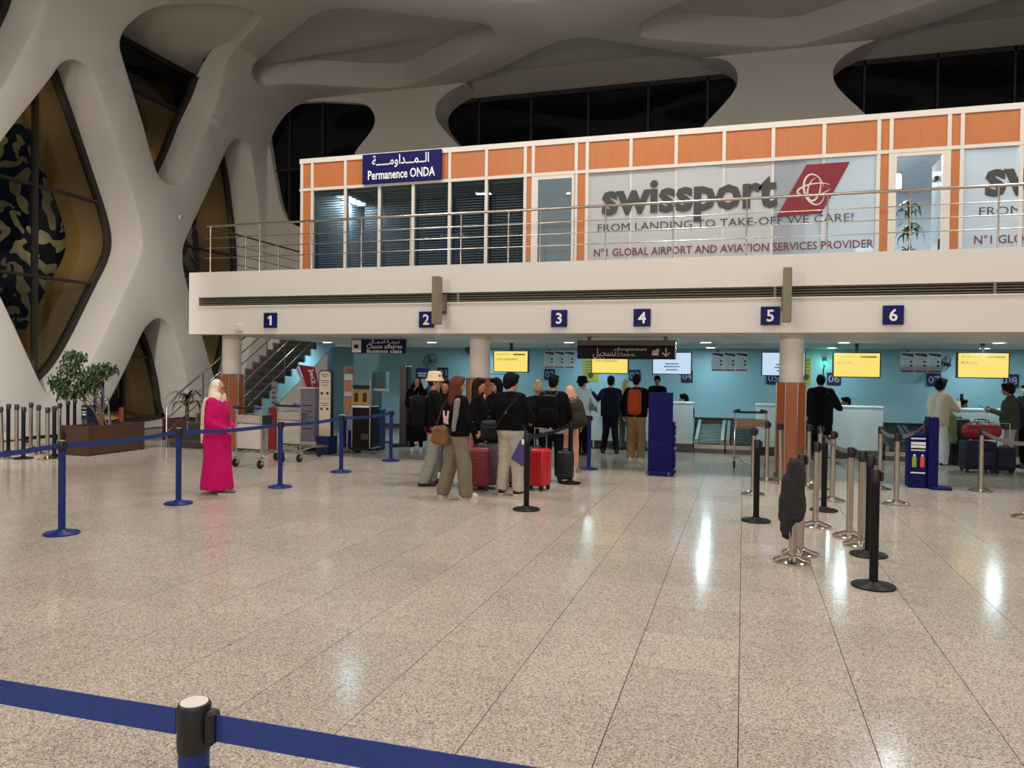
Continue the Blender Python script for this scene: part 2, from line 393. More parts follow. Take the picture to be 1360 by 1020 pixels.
LEFT = [O1, O2, O3, O4, sh(O2, 0, -6.15), sh(O4, 0, -6.05), sh(O1, 0, -6.05), sh(O2, 0, -12.2), sh(O4, 0, -12.1), sh(O1, 0, -12.1)]
C1 = chaikin(outA([(335, 99), (338, 88), (351, 74), (404, 30), (426, 16), (451, 12), (476, 13), (632, 31), (652, 36), (660, 48), (655, 60), (552, 112), (527, 117), (493, 117), (356, 115), (343, 111)]))
COFF = [C1, sh(C1, 12, 0)] + [sh(C1, a, -4.35) for a in (5.95, 17.9)] + [sh(C1, a, -8.9) for a in (0.6, 12.6)] + [sh(C1, a, -13.3) for a in (6, 18)]
# openings in the back wall; those between the pillars run on into the ceiling
def pixB(px, py): p = ony(px, py, YB); return (p.x, min(p.z, ZC))
def openc(P, n=2):                                     # round an open chain, ends kept
    for _ in range(n):
        Q = [P[0]]
        for a, b in zip(P, P[1:]): Q += [(a[0]*.75+b[0]*.25, a[1]*.75+b[1]*.25), (a[0]*.25+b[0]*.75, a[1]*.25+b[1]*.75)]
        P = Q+[P[-1]]
    return P
W5 = chaikin([pixB(*p) for p in [(354, 170), (363, 150), (388, 136), (420, 134), (466, 136), (488, 138), (498, 152), (498, 166), (489, 180), (465, 209)]]+[(-13.2, 6.5), (-14.6, 6.5)]+[pixB(375, 290), pixB(362, 218), pixB(357, 186)])
W5 = [(max(a, XW+.06), b) for a, b in W5]
wr = [pixB(*p) for p in [(933, 75), (960, 77), (976, 88), (981, 103), (978, 117), (964, 136), (929, 172)]]
wl = [pixB(*p) for p in [(613, 197), (583, 166), (577, 151), (579, 137), (594, 122), (619, 112)]]
xa, xb = wl[-1][0], wr[0][0]; wl[-1] = (xa, ZC); wr[0] = (xb, ZC)
W6 = openc(wr+[(-3.6, 6.2)])+openc([(-6.6, 6.2)]+wl)
cz = lambda px, py: (lambda p: (p.x, p.y))(onz(px, py, ZC))
T6 = openc([(xa, YB)]+[cz(*p) for p in [(660, 93), (714, 65), (747, 53), (774, 49), (798, 52), (870, 64)]]+[(xb, YB)])
P12 = 11.95
W7 = [(a+P12, b) for a, b in W6]; T7 = [(a+P12, b) for a, b in T6]
ARCH = [chaikin([(x-1.0, 5), (x-1.0, 6.8), (x-.75, 7.85), (x-.3, 8.35), (x+.3, 8.35), (x+.75, 7.85), (x+1.0, 6.8), (x+1., 5)]) for x in (ony(575, 190, YB).x, ony(1036, 150, YB).x)]
CT = [[(S2+x-XW-RF, y) for x, y in T] for T in (T6, T7)]
holesA = [offset(H, .07) for H in LEFT+COFF]+CT
grid = [(L1+RF*PI/2*k/10, YN+j*.5) for k in range(11) for j in range(0, 67)]
grid = [g for g in grid if YN < g[1] < YB]+[(L1+RF*PI/2*k/10, y) for k in range(11) for y in (YN, YB)]
V, keep = sheet(mapA, [(0, YN), (SE, YN), (SE, YB), (0, YB)], holesA, grid, [((L1+RF*PI/2*k/10, YN), (L1+RF*PI/2*k/10, YB)) for k in range(11)])
wallm, ceilm = MB(), MB()
P3 = [tuple(mapA(v.x, v.y)) for v in V]
for m, test in ((wallm, lambda s: s < S2), (ceilm, lambda s: s >= S2)):
    m.v = list(P3)
    for f in keep:
        if test(sum(V[i].x for i in f)/3): m.f.append(f); m.mi.append(0)
KITES = [LEFT[1], LEFT[4], LEFT[7]]
for H in LEFT: reveal(wallm, mapR if H in KITES else mapA, H, EDGE+[(-.05, 1.15)])
for H in KITES:                                        # flat roof over each kite recess
    Q = offset(H, .12); Q = [(mapA(*p).x-1.4*math.cos(min(1, max(0, (p[0]-L1)/RF/(PI/2)))*PI/2), p[1]) for p in Q]
    y0, y1 = min(p[1] for p in H)-.6, max(p[1] for p in H)+1.6
    tri = tessellate_polygon([[Vector((a, b, 0)) for a, b in Q]]); wallm.add([(a, b, ZC+.22) for a, b in Q], [tuple(t) for t in tri])
    wallm.add([(XW-1.4, y0, ZC+.23), (XW-.1, y0, ZC+.23), (XW-.1, y1, ZC+.23), (XW-1.4, y1, ZC+.23)], [(0, 1, 2, 3)])
for H in COFF: reveal(ceilm, mapA, H, EDGE+[(-.06, .8)])
for H in COFF:                                         # flat panel closing each coffer
    Q = offset(H, .1); tri = tessellate_polygon([[Vector((a, b, 0)) for a, b in Q]])
    ceilm.add([mapA(a, b, .78) for a, b in Q], [tuple(t) for t in tri])
zt = ony(787, 117.5, 24.25).z
for T, H in ((T6, CT[0]), (T7, CT[1])):                # sloped soffit above the long windows
    reveal(ceilm, mapA, H, [(0, 0), (0, .5)], skip=lambda a, b: a[1] > YB-1e-3 and b[1] > YB-1e-3)
    Q = offset(T, .1); ya = min(b for a, b in T); tri = tessellate_polygon([[Vector((a, b, 0)) for a, b in Q]])
    ceilm.add([(a, b, ZC+.22+.28*max(0, YB-b)/(YB-ya)) for a, b in Q], [tuple(t) for t in tri])
    x0 = min(a for a, b in T)-2.2; x1 = max(a for a, b in T)+2.2
    ceilm.add([(x0, YB, ZC+.22), (x1, YB, ZC+.22), (x1, 24.3, zt), (x0, 24.3, zt)], [(0, 1, 2, 3)])
def weld(m, name, mat, ang=35):
    me = m.mesh(name, mat); bm = bmesh.new(); bm.from_mesh(me); bmesh.ops.remove_doubles(bm, verts=bm.verts, dist=.002)
    bmesh.ops.delete(bm, geom=[v for v in bm.verts if not v.link_faces], context='VERTS')
    bmesh.ops.recalc_face_normals(bm, faces=bm.faces); bm.to_mesh(me); bm.free()
    for p in me.polygons: p.use_smooth = max(abs(v) for v in p.normal) < .9995 or p.area < .004
    me.set_sharp_from_angle(angle=math.radians(ang)); return link(name, me)
tag(weld(wallm, 'wall_left', PLASTER), 'cream lattice wall of rounded diamond openings with deep reveals', 'wall', kind='structure')
tag(weld(ceilm, 'ceiling', PLASTER2), 'shadowy cream ceiling with recessed rounded diamond coffers', 'ceiling', kind='structure')
def mapB(x, z, d=0.): return Vector((x, YB+d, z))
BACK = [W5, W6, W7]+ARCH
bm_ = MB(); V, keep = sheet(mapB, [(XW, 0), (XR, 0), (XR, ZC), (XW, ZC)], BACK)
bm_.add([mapB(v.x, v.y) for v in V], keep)
for H in BACK: reveal(bm_, mapB, H, [(0, 0), (0, .2 if H is W5 else 1.15)], skip=lambda a, b: a[1] > ZC-1e-3 and b[1] > ZC-1e-3)
tag(weld(bm_, 'wall_back', PLASTER, 30), 'cream back wall with waisted pillars between long dark windows', 'wall', kind='structure')
tag(MB().span((XR, YN, 0), (XR+.3, YB+1.3, ZC+1)).build('wall_right', PLASTER), 'plain cream wall closing the hall beyond the counters', 'wall', kind='structure')
tag(MB().span((XW, YN-.3, 0), (XR, YN, ZC+1)).build('wall_rear', PLASTER), 'plain cream wall behind the waiting area', 'wall', kind='structure')
tag(MB().span((XW-2.3, YB-5, -.2), (XR, YB+6, -.1)).build('ground_outside', pm('dark_asphalt', (40, 38, 36), .9)), 'dark paving outside the night windows', 'ground', kind='structure')

# ------------------------------------------------------------------ windows set deep in the openings
def clip(P, ax, v, sign):
    Q = []
    for i in range(len(P)):
        a, b = P[i-1], P[i]; da, db = sign*(a[ax]-v), sign*(b[ax]-v)
        if (da >= 0) != (db >= 0):
            t = da/(da-db); Q.append((a[0]+(b[0]-a[0])*t, a[1]+(b[1]-a[1])*t))
        if db >= 0: Q.append(b)
    return Q
def extent(P, ax, v):
    r = []
    for i in range(len(P)):
        a, b = P[i-1], P[i]
        if (a[ax]-v)*(b[ax]-v) < 0: t = (v-a[ax])/(b[ax]-a[ax]); r.append(a[1-ax]+(b[1-ax]-a[1-ax])*t)
    return (min(r), max(r)) if len(r) > 1 else None
def pattern(y, z):
    u, v = y*PI/.70, z*PI/.70; u, v = u+.8*math.sin(v*.7+.7), v+.8*math.sin(u*.7); r = math.hypot(math.sin(u*.5), math.sin(v*.5))
    return math.cos(6.5*r+1.4*math.atan2(math.sin(v*.5), math.sin(u*.5)+1e-6)*2)*.9+.8*math.sin(1.7*u+1.2*math.sin(1.3*v))*math.cos(1.9*v)+.35*math.cos(3.3*u)*math.cos(2.9*v)-.22
def lattice(y0, y1, z0, z1, x, c=.045):
    m = MB(); ny = int((y1-y0)/c); nz = int((z1-z0)/c)
    G = [[pattern(y0+i*c, z0+j*c) for j in range(nz+1)] for i in range(ny+1)]
    for i in range(ny):
        for j in range(nz):
            cs = [(i, j), (i+1, j), (i+1, j+1), (i, j+1)]; vals = [G[a][b] for a, b in cs]
            if max(vals) <= 0: continue
            P = []
            for k in range(4):
                (a, b), (a2, b2) = cs[k], cs[(k+1) % 4]; f, g = vals[k], vals[(k+1) % 4]
                if f > 0: P.append((a, b))
                if (f > 0) != (g > 0): t = f/(f-g); P.append((a+(a2-a)*t, b+(b2-b)*t))
            m.add([(x, y0+a*c, z0+b*c) for a, b in P], [tuple(range(len(P)))])
    return m
nwin = 0
def window(H, fn, vert, horiz, depth, lab, outer=True, beige=BEIGE):
    global nwin; nwin += 1
    root = thing('window_%d' % nwin, lab, 'window', kind='structure'); H = offset(H, -.05)
    fm = MB(); reveal(fm, fn, H, [(0, depth-.10), (-.14, depth-.10), (-.14, depth+.06)]); fm.build('frame', DARKFR, root)
    I = offset(H, -.10)
    for v in vert:
        e = extent(I, 1, v)
        if e: MB().add([fn(a, v+b, depth+c) for a in e for b in (-.05, .05) for c in (-.09, .05)], [(0, 1, 3, 2), (4, 6, 7, 5), (0, 4, 5, 1), (2, 3, 7, 6), (0, 2, 6, 4), (1, 5, 7, 3)]).build('mullion', DARKFR, root)
    for v in horiz:
        e = extent(I, 0, v)
        if e: MB().add([fn(v+b, a, depth+c) for a in e for b in (-.035, .035) for c in (-.08, .05)], [(0, 1, 3, 2), (4, 6, 7, 5), (0, 4, 5, 1), (2, 3, 7, 6), (0, 2, 6, 4), (1, 5, 7, 3)]).build('transom', DARKFR, root)
    vb = [-1e3]+sorted(vert)+[1e3]; hb = [-1e3]+sorted(horiz)+[1e3]
    for a, b in zip(vb, vb[1:]):
        for c, d in zip(hb, hb[1:]):
            P = clip(clip(clip(clip(H, 1, a, 1), 1, b, -1), 0, c, 1), 0, d, -1)
            if len(P) > 2 and abs(area2(P)) > .1:
                tri = tessellate_polygon([[Vector((p[0], p[1], 0)) for p in P]])
                MB().add([fn(p[0], p[1], depth) for p in P], [tuple(t) for t in tri]).build('pane', DGLASS, root)
    if outer:
        om = MB(); reveal(om, fn, H, [(0, depth+.05), (-.25, depth+1.25)]); om.build('outer_reveal', beige, root, 40)
    return root
def left_window(H, vert, horiz, lab, lat=True):
    r = window(H, mapA, vert, horiz, 1.1, lab)
    ys = [p[1] for p in H]; zs = [min(p[0], L1+1) for p in H]
    if lat:
        tag(lattice(min(ys)-.2, max(ys)+.2, max(0, min(zs)-.1), max(zs)+.1, XW-2.42).build('pierced_screen', SCREEN_LAT, r), 'pale curling arabesque screen outside the glass', kind='stuff')
left_window(O1, [14.85], [3.95, 6.22], 'tall diamond window with curling screen beside the potted tree')
def mapK(s, y, d=0.): return Vector((XW-d, y, min(mapA(s, y).z, ZC+.2)))
def kite_window(H, lab):
    global nwin; nwin += 1
    r = thing('window_%d' % nwin, lab, 'window', kind='structure'); ys = [p[1] for p in H]; y0, y1 = min(ys)-.4, max(ys)+1.6; z1 = ZC+.2; x = XW-1.12; zm = 9.75
    P = [(min(mapA(*p).z, z1), p[1]) for p in offset(H, .02)]; L = clip(P, 0, zm, -1)
    tri = tessellate_polygon([[Vector((p[0], p[1], 0)) for p in L]]); MB().add([(x, p[1], p[0]) for p in L], [tuple(t) for t in tri]).build('pane', DGLASS, r)
    MB().span((x-.01, y0, zm), (x+.01, y1, z1)).build('pane', DGLASS, r)
    MB().span((x-.05, y0, zm-.05), (x+.06, max(ys), zm+.05)).build('transom', DARKFR, r); MB().span((x-.05, y0, z1-.16), (x+.08, y1, z1)).build('head_frame', DARKFR, r)
    fm = MB(); reveal(fm, mapR, offset(H, -.04), [(0, 1.02), (-.16, 1.02), (-.16, 1.16)], skip=lambda a, b: (a[0]+b[0])/2 > L1+1.5); fm.build('frame', DARKFR, r)
    om = MB(); reveal(om, mapK, offset(H, -.04), [(0, 1.2), (-.2, 2.4)], skip=lambda a, b: (a[0]+b[0])/2 > L1+1.9); om.build('outer_reveal', BEIGE, r, 40)
    tag(lattice(min(ys)-.1, max(ys)-.6, min(p[0] for p in H)-.1, z1, x-1.32).build('pierced_screen', SCREEN_LAT, r), 'pale curling screen outside the glass', kind='stuff')
kite_window(O2, 'upper kite-shaped window high in the lattice wall')
left_window(O3, [19.6], [3.4, 5.6], 'diamond window behind the mezzanine end rail')
left_window(O4, [17.7], [2.0], 'arched ground-level window behind the brown planter', False)
kite_window(LEFT[4], 'upper kite window cut by the frame edge')
for H, n in ((LEFT[5], 'low arched window beside the post cluster'), (LEFT[6], 'diamond window beyond the frame edge')):
    window(H, mapA, [], [], 1.1, n)
for H, n, xs, zs in ((W5, 'rounded dark window above the mezzanine corner', (-15.2, -13.9), (8.6,)), (W6, 'long dark window between the two waisted pillars', (-8.6, -6.8, -4.9, -3.0, -1.2), (8.75,)), (W7, 'long dark window beyond the second waisted pillar', (3.2, 5.1, 7.0, 8.9, 10.8), (8.75,))):
    nwin += 1; root = thing('window_%d' % nwin, n, 'window', kind='structure')
    x0 = min(p[0] for p in H)-.5; x1 = max(p[0] for p in H)+.5; z0, z1 = 5.6, zt+(0.4 if H is W5 else 0); yg = 23.22 if H is W5 else 24.25
    xs = [x0]+[x for x in xs if x0 < x < x1]+[x1]; zz = [z0]+list(zs)+[z1]
    for a, b in zip(xs, xs[1:]):
        for c, d in zip(zz, zz[1:]): MB().span((a, yg-.01, c), (b, yg+.01, d)).build('pane', DGLASS, root)
    for x in xs[1:-1]: MB().span((x-.03, yg-.1, z0), (x+.03, yg+.01, z1)).build('mullion', DARKFR, root)
    for z in zs: MB().span((x0, yg-.1, z-.03), (x1, yg+.01, z+.03)).build('transom', DARKFR, root)
    MB().span((x0, yg-.1, z1-.12), (x1, yg+.05, z1+.02)).build('frame', DARKFR, root)
for H, n in zip(ARCH, ('arched dark window top above the blue office sign', 'arched dark window top above the red logo')):
    nwin += 1; root = thing('window_%d' % nwin, n, 'window', kind='structure')
    MB().span((min(p[0] for p in H)-.2, 24.1, 4.8), (max(p[0] for p in H)+.2, 24.12, 8.5)).build('pane', DGLASS, root)

for y, z, e in ((14.2, 1.6, 26), (16.2, 5.0, 22), (14.8, 8.0, 16), (21.2, 1.6, 26), (21.2, 6.5, 24), (17.9, .5, 14), (18.6, 8.0, 22), (12.6, 9., 12)):
    lamp('reveal_fill', 'POINT', (XW-1.75, y, z), e, (1, .78, .48), .15)  # unseen warm lamps added behind the glass to brighten reveals and screens
# ------------------------------------------------------------------ mezzanine: slab, fascia, vent slot
YF, ZS, ZP, YW = 12.75, 2.37, 3.60, 20.6               # fascia face, soffit, parapet top, check-in wall
XL = -10.66
z_at = lambda px, py, y=YF: ony(px, py, y).z
mz = thing('mezzanine_slab', 'white mezzanine edge with a long vent slot over the check-in desks', 'mezzanine', kind='structure')
zs0, zs1 = 2.93, 3.10                                   # slot
m = MB(); m.span((XL, YF, ZS), (XR, YF+.4, zs0)); m.span((XL, YF, zs1), (XR, YF+.4, ZP)); m.span((XL, YF, zs0), (XL+.22, YF+.4, zs1))
m.span((XL, YF+.4, ZS), (XL+.15, YF+.45, ZP)); m.build('fascia', FASCIA, mz)
m = MB(); m.span((-10.2, YF+.4, ZS+.0), (XR, YB-.02, ZS+.3)); m.build('soffit', SOFFIT, mz)
m = MB(); m.span((-10.2, YF+.41, ZS+.31), (XR, YB-.02, 2.85)); m.build('deck', DGREY, mz)
MB().span((XL+.22, YF+.12, zs0), (XR, YF+.39, zs1)).build('slot_back', DGREY, mz)
gm = MB()
for k in range(4):
    z = zs0+.022+k*.042; gm.add([(XL+.22, YF+.015, z), (XR, YF+.015, z), (XR, YF+.06, z+.022), (XL+.22, YF+.06, z+.022), (XL+.22, YF+.015, z+.006), (XR, YF+.015, z+.006), (XR, YF+.06, z+.028), (XL+.22, YF+.06, z+.028)],
        [(0, 3, 2, 1), (4, 5, 6, 7), (0, 1, 5, 4), (2, 3, 7, 6)])
gm.build('louvre', pm('vent_grey', (120, 112, 104), .5), mz)
for x in [-10.4+.62*k for k in range(1, 48)]: pass
for x in (-4.9, .45, 3.5, 6.4): MB().span((x-.02, YF-.004, zs0), (x+.02, YF+.02, zs1)).build('slot_clip', pm('vent_grey', (120, 112, 104)), mz)
MB().span((XL+.2, YF-.012, zs0-.025), (XR, YF+.01, zs0)).build('slot_trim', FASCIA, mz)
# numbered plates on the fascia
for n, px, py, wpx in ((1, 360, 425.5, 17), (2, 567, 424.5, 19.5), (3, 743, 423, 21), (4, 853, 422, 22.5), (5, 1023, 419.5, 25.5), (6, 1186, 418.5, 28)):
    c = ony(px, py, YF); wd = (ony(px+wpx/2, py, YF)-ony(px-wpx/2, py, YF)).length; hd = .29
    t = thing('number_plate', 'navy fascia plate with white numeral '+('one' if n == 1 else 'two' if n == 2 else 'three' if n == 3 else 'four' if n == 4 else 'five' if n == 5 else 'six'), 'sign', (c.x, YF, c.z-hd/2), group='numbered plates on the fascia')
    MB().rbox((0, -.02, hd/2), (wd, .036, hd), .004, 1).build('plate', NAVY, t)
    if n == 1: MB().prism([(-.045, .20), (.01, .235), (.04, .235), (.04, .05), (-.005, .05), (-.005, .185), (-.045, .165)], -.042, -.038).build('numeral', LETTER, t)
    else: text(str(n), (0, -.041, hd/2), h=.19, parent=t, bold=.02, name='numeral')
# narrow box signs hung out from the fascia, seen edge on
KHAKI = pm('khaki_sign_box', (128, 118, 92), .5)
for px, lab, y0, y1 in ((576, 'slim khaki projecting sign box beside numeral two', 366, 430), (1046, 'slim khaki projecting sign box beside numeral five', 354, 427)):
    c = ony(px, 400, YF-.45); za, zb = ony(px, y1, YF-.45).z, ony(px, y0, YF-.45).z
    t = thing('projecting_sign', lab, 'sign', (c.x, YF, za), group='projecting sign boxes')
    MB().rbox((0, -.30, (zb-za)/2), (.125, .20, zb-za), .008, 1).build('sign_box', KHAKI, t)
    MB().span((.03, -.405, .02), (.045, -.395, zb-za-.02)).build('edge_trim', GREY, t)
    m = MB(); m.span((-.05, -.2, .25), (.05, 0, .5)); m.span((-.07, -.02, .2), (.07, 0, .55)); m.build('bracket', GREY, t)
c = ony(318.5, 436, YF)
t = thing('junction_box', 'small cream junction box low on the fascia end', 'box', (c.x, YF, c.z-.06)); MB().rbox((0, -.03, .06), (.15, .06, .13), .008, 1).build('cover', pm('cream_plastic', (212, 204, 186), .5), t); MB().span((-.05, -.064, .05), (.05, -.058, .07)).build('latch', WHITE, t)

# ------------------------------------------------------------------ stainless railing along the parapet and back along the stair well
rail = thing('railing', 'long stainless steel railing along the mezzanine parapet', 'railing', (0, 0, ZP))
YR, ZR, XE = YF+.15, .94, 14.0
MB().tube([(XL+.3, YR, ZR), (XE, YR, ZR)], .024, 10).build('handrail', STEEL, rail, 60)
for z in (.70, .50, .30):
    MB().tube([(XL+.25, YR, z), (XE, YR, z)], .009, 6).build('rail', STEEL, rail, 60)
for px in (279.5, 345, 414, 480, 545, 612, 675, 717, 804, 894, 991, 1098, 1208, 1325):
    x = ony(px, 330, YR).x
    MB().cone((x, YR, 0), (x, YR, ZR), .013 if px > 700 else .017, n=8).build('post', STEEL, rail, 60)
for x in (5.3, 6.7, 8.1, 9.5): MB().cone((x, YR, 0), (x, YR, ZR), .013, n=8).build('post', STEEL, rail, 60)
rail2 = thing('railing', 'short stainless railing running back beside the stair well', 'railing', (XL+.3, YR+.05, ZP))
MB().tube([(0, 0, ZR), (0, 3.5, ZR)], .02, 8).build('handrail', STEEL, rail2, 60)
for z in (.70, .50, .30): MB().tube([(0, 0, z), (0, 3.5, z)], .008, 6).build('rail', STEEL, rail2, 60)
for y in (1.2, 2.4, 3.5): MB().cone((0, y, -.3), (0, y, ZR), .015, n=8).build('post', STEEL, rail2, 60)

# ------------------------------------------------------------------ glazed offices on the mezzanine
YO, ZT, ZH, ZB = 14.2, 6.10, 5.48, 2.86
off = thing('glazed_office', 'orange-panelled glazed office front on the mezzanine', 'office', (0, YO, ZB))
H2 = ZT-ZB; HH = ZH-ZB
mul = [-9.0, -8.75, -7.97, -7.19, -6.44, -5.65, -4.88, -4.09, -3.93, -3.09, -2.88, -2.06, -1.24, -.4, .43, 1.26, 2.12, 2.31, 3.18, 3.37, 4.22, 5.05, 5.9, 6.1, 7.0, 7.2, 8.0]
strip = {(-9.0, -8.75), (-4.09, -3.93), (-3.09, -2.88), (2.12, 2.31), (3.18, 3.37), (5.9, 6.1), (7.0, 7.2)}
MB().span((-9.05, -.05, H2-.07), (8.05, .07, H2+.03)).build('top_rail', WHITEF, off)
MB().span((-9.05, -.045, HH-.03), (8.05, .06, HH+.03)).build('transom', WHITEF, off)
thin = {-2.06, -1.24, -.4, .43, 1.26}
for x in mul:
    wdt = .022 if x in thin else .03
    MB().span((x-.03, -.047, HH+.03), (x+.03, .06, H2-.07)).build('mullion', WHITEF, off)
    MB().span((x-wdt, -.012 if x in thin else -.04, 0), (x+wdt, .06, HH-.03)).build('mullion', WHITEF if x not in thin else pm('pale_grey_bead', (206, 206, 204), .5), off)
FROST = glassmat('frosted_film_glass', (215, 220, 222), diff=.8, dcol=(232, 230, 226), rough=.1, trans=.4)
CLEARF = glassmat('half_frosted_glass', (225, 232, 235), diff=.45, dcol=(225, 225, 224), trans=.4)
BGLASS = glassmat('tinted_office_glass', (205, 215, 220), diff=.0)
GREYG = pm('blue_grey_door_panel', (94, 108, 114), .35, var=.05)
for a, b in zip(mul, mul[1:]):
    MB().span((a+.03, -.03, HH+.03), (b-.03, 0, H2-.07)).build('panel', WOODO, off)
    if (a, b) in strip: MB().span((a+.03, -.03, 0), (b-.03, 0, HH-.03)).build('panel', WOODO, off)
    elif a in (-3.93,): pass
    elif a == 2.31: pass
    elif -8.8 < a < -4.1: MB().span((a+.03, -.005, .0), (b-.03, .005, HH-.03)).build('pane', BGLASS, off)
    elif a < .4: MB().span((a+.02, -.005, .0), (b-.02, .005, HH-.03)).build('pane', FROST, off)
    else: MB().span((a+.02, -.005, .0), (b-.02, .005, HH-.03)).build('pane', CLEARF, off)
dr = MB().span((-3.83, -.035, .02), (-3.17, .01, HH-.1)).build('door', GREYG, off)
m = MB(); 
for a, b in (((-3.9, -.04, 0), (-3.83, .03, HH-.03)), ((-3.17, -.04, 0), (-3.11, .03, HH-.03)), ((-3.83, -.04, HH-.1), (-3.17, .03, HH-.03))): m.span(a, b)
m.build('door_frame', WHITEF, off)
MB().tube([(-3.80, -.04, .95), (-3.80, -.09, .95), (-3.68, -.09, .95)], .012, 6).build('door_handle', CHROME, dr)
MB().span((-3.27, -.05, HH-.42), (-3.19, -.03, HH-.37)).build('door_closer', WHITE, dr)
# the open glass door beside the plant
dg = MB().span((3.12, .02, .02), (3.15, .85, HH-.08)).build('door', CLEARF, off)
m = MB()
for a, b in (((2.34, -.04, 0), (2.40, .05, HH-.03)), ((3.09, -.04, 0), (3.15, .05, HH-.03)), ((2.40, -.04, HH-.09), (3.09, .05, HH-.03))): m.span(a, b)
m.build('door_frame', WHITEF, off)
MB().span((3.08, .1, .95), (3.12, .16, 1.15)).build('door_handle', BLACK, dg); MB().span((3.06, .35, HH-.42), (3.12, .55, HH-.36)).build('door_closer', BLACK, dg)
# office shell behind the glazing
CREAMI = pm('office_wall_paint', (224, 230, 236), .6)
PARTI = pm('office_partition_grey', (120, 126, 130), .6)
m = MB(); m.span((-9.05, 6.0, 0), (8.05, 6.1, H2-.02)); m.build('back_partition', CREAMI, off)
for x, mt in ((-9.0, PARTI), (-4.0, PARTI), (-2.98, PARTI), (1.0, CREAMI), (8.0, CREAMI)): MB().span((x-.03, .07, 0), (x+.03, 6.0, H2-.02)).build('partition', mt, off)
MB().span((-9.05, .07, H2-.02), (8.05, 6.1, H2+.01)).build('roof_panel', CREAMI, off)
MB().span((-8.7, 2.2, 0), (-4.1, 2.24, H2-.4)).build('rear_screen', pm('charcoal_screen', (52, 58, 64), .5), off)
# venetian blinds behind the first six panes
BL = pm('blind_slat_grey', (168, 176, 178), .5)
for a, b in zip(mul[1:7], mul[2:8]):
    t = thing('venetian_blind', 'grey venetian blind behind office pane %s' % {-8.75: 'nearest the rail corner', -7.97: 'with the bright tube behind it', -7.19: 'under the blue sign middle', -6.44: 'under the blue sign end', -5.65: 'two panes from the office door', -4.88: 'next to the office door'}[a], 'blind', (0, YO+.14, ZB), group='venetian blinds')
    bl = MB()
    for k in range(int((HH-.1)/.052)):
        z = HH-.08-k*.052
        bl.add([(a+.06, -.011, z-.010), (b-.06, -.011, z-.010), (b-.06, .011, z+.014), (a+.06, .011, z+.014)], [(0, 1, 2, 3)])
    bl.build('slats', BL, t)
    for x in (a+.18, b-.18): MB().cone((x, -.02, .02), (x, -.02, HH-.06), .003, n=5).build('cord', BL, t)
    MB().span((a+.05, -.02, HH-.07), (b-.05, .03, HH-.04)).build('head_rail', BL, t)
# blue office sign
c0, c1 = ony(482.5, 230, YO-.06), ony(587, 225, YO-.06); zc = (ony(535, 206, YO-.06).z+ony(535, 244, YO-.06).z)/2
zh = .60; t = thing('office_sign', 'navy sign with Arabic over white Latin lettering above the office blinds', 'sign', ((c0.x+c1.x)/2, YO-.05, ZH+.02))
wS = c1.x-c0.x
MB().rbox((0, -.03, zh/2-.0), (wS, .05, zh), .006, 1).build('sign_board', NAVY, t)
text('Permanence ONDA', (0, -.058, .17), w=wS*.85, h=.19, parent=t, bold=.018)
text(AR_PERM, (-.02, -.058, .43), w=wS*.72, h=.26, parent=t, bold=.012, name='arabic_lettering')
# swissport vinyl lettering on the frosted panes
VIN = pm('charcoal_vinyl', (66, 62, 60), .5, var=.03); VRED = pm('dark_red_vinyl', (126, 22, 40), .5, var=.03); VRT = pm('red_vinyl_text', (120, 44, 48), .5, var=0)
def vinyl(parent, body, p0, p1, h, mat, bold=0., track=1., name='lettering'):
    a, b = ony(*p0, YO-.02), ony(*p1, YO-.02)
    return text(body, ((a.x+b.x)/2, -.02, (a.z+b.z)/2-ZB), w=b.x-a.x, h=h, mat=mat, parent=parent, bold=bold, track=track, name=name)
def vinyl_set(root, dx=0):
    o = []
    a, b = ony(799, 276, YO), ony(1033, 262, YO); zb = ony(900, 289, YO).z; 
    for e in (-.007, .007): letters('swissport', ((a.x+b.x)/2+dx+e, -.021-e*.2, ony(916, 266, YO).z-ZB), b.x-a.x-.03, .80, VIN, root, .03)
    letters('FROM LANDING TO TAKE-OFF WE CARE!', ((ony(794, 305, YO).x+ony(1133, 290, YO).x)/2+dx, -.02, ony(960, 296, YO).z-ZB), ony(1133, 290, YO).x-ony(794, 305, YO).x, .14, VIN, root)
    letters('N\u00b01 GLOBAL AIRPORT AND AVIATION SERVICES PROVIDER', ((ony(789, 337, YO).x+ony(1160, 322, YO).x)/2+dx, -.02, ony(960, 330, YO).z-ZB), ony(1160, 322, YO).x-ony(789, 337, YO).x, .15, VRT, root, .012)
lg = thing('window_lettering', 'charcoal window lettering with red flag logo on the frosted panes', 'lettering', (0, YO, ZB)); vinyl_set(lg)
q = [ony(*p, YO) for p in ((1071, 219), (1129, 215), (1091, 284), (1031, 288))]
lo = MB(); lo.prism([(p.x, p.z-ZB) for p in q], -.022, -.018); lo = lo.build('logo_flag', VRED, lg)
lc = ony(1081, 252, YO); swl = MB()
for rx, rz, tilt, t0, t1 in ((.16, .27, .25, 0, 330), (.27, .10, .12, 20, 340), (.10, .20, -.2, 100, 420)):
    pts = []; rad = []
    for k in range(25):
        g = math.radians(t0+(t1-t0)*k/24); x = rx*math.cos(g); z = rz*math.sin(g)
        pts.append((lc.x+x*math.cos(tilt)-z*math.sin(tilt), -.024, lc.z-ZB+x*math.sin(tilt)+z*math.cos(tilt))); rad.append(.004+.014*math.sin(PI*k/24))
    swl.tube(pts, rad, 6)
for i, v in enumerate(swl.v): swl.v[i] = (v[0], -.024+(v[1]+.024)*.15, v[2])
swl.build('globe_swirl', pm('pale_vinyl', (214, 196, 190), .5), lo)
lg2 = thing('window_lettering', 'second charcoal window lettering beyond the office plant door', 'lettering', (0, YO, ZB))
dx2 = ony(1307, 245, YO).x-ony(799, 276, YO).x
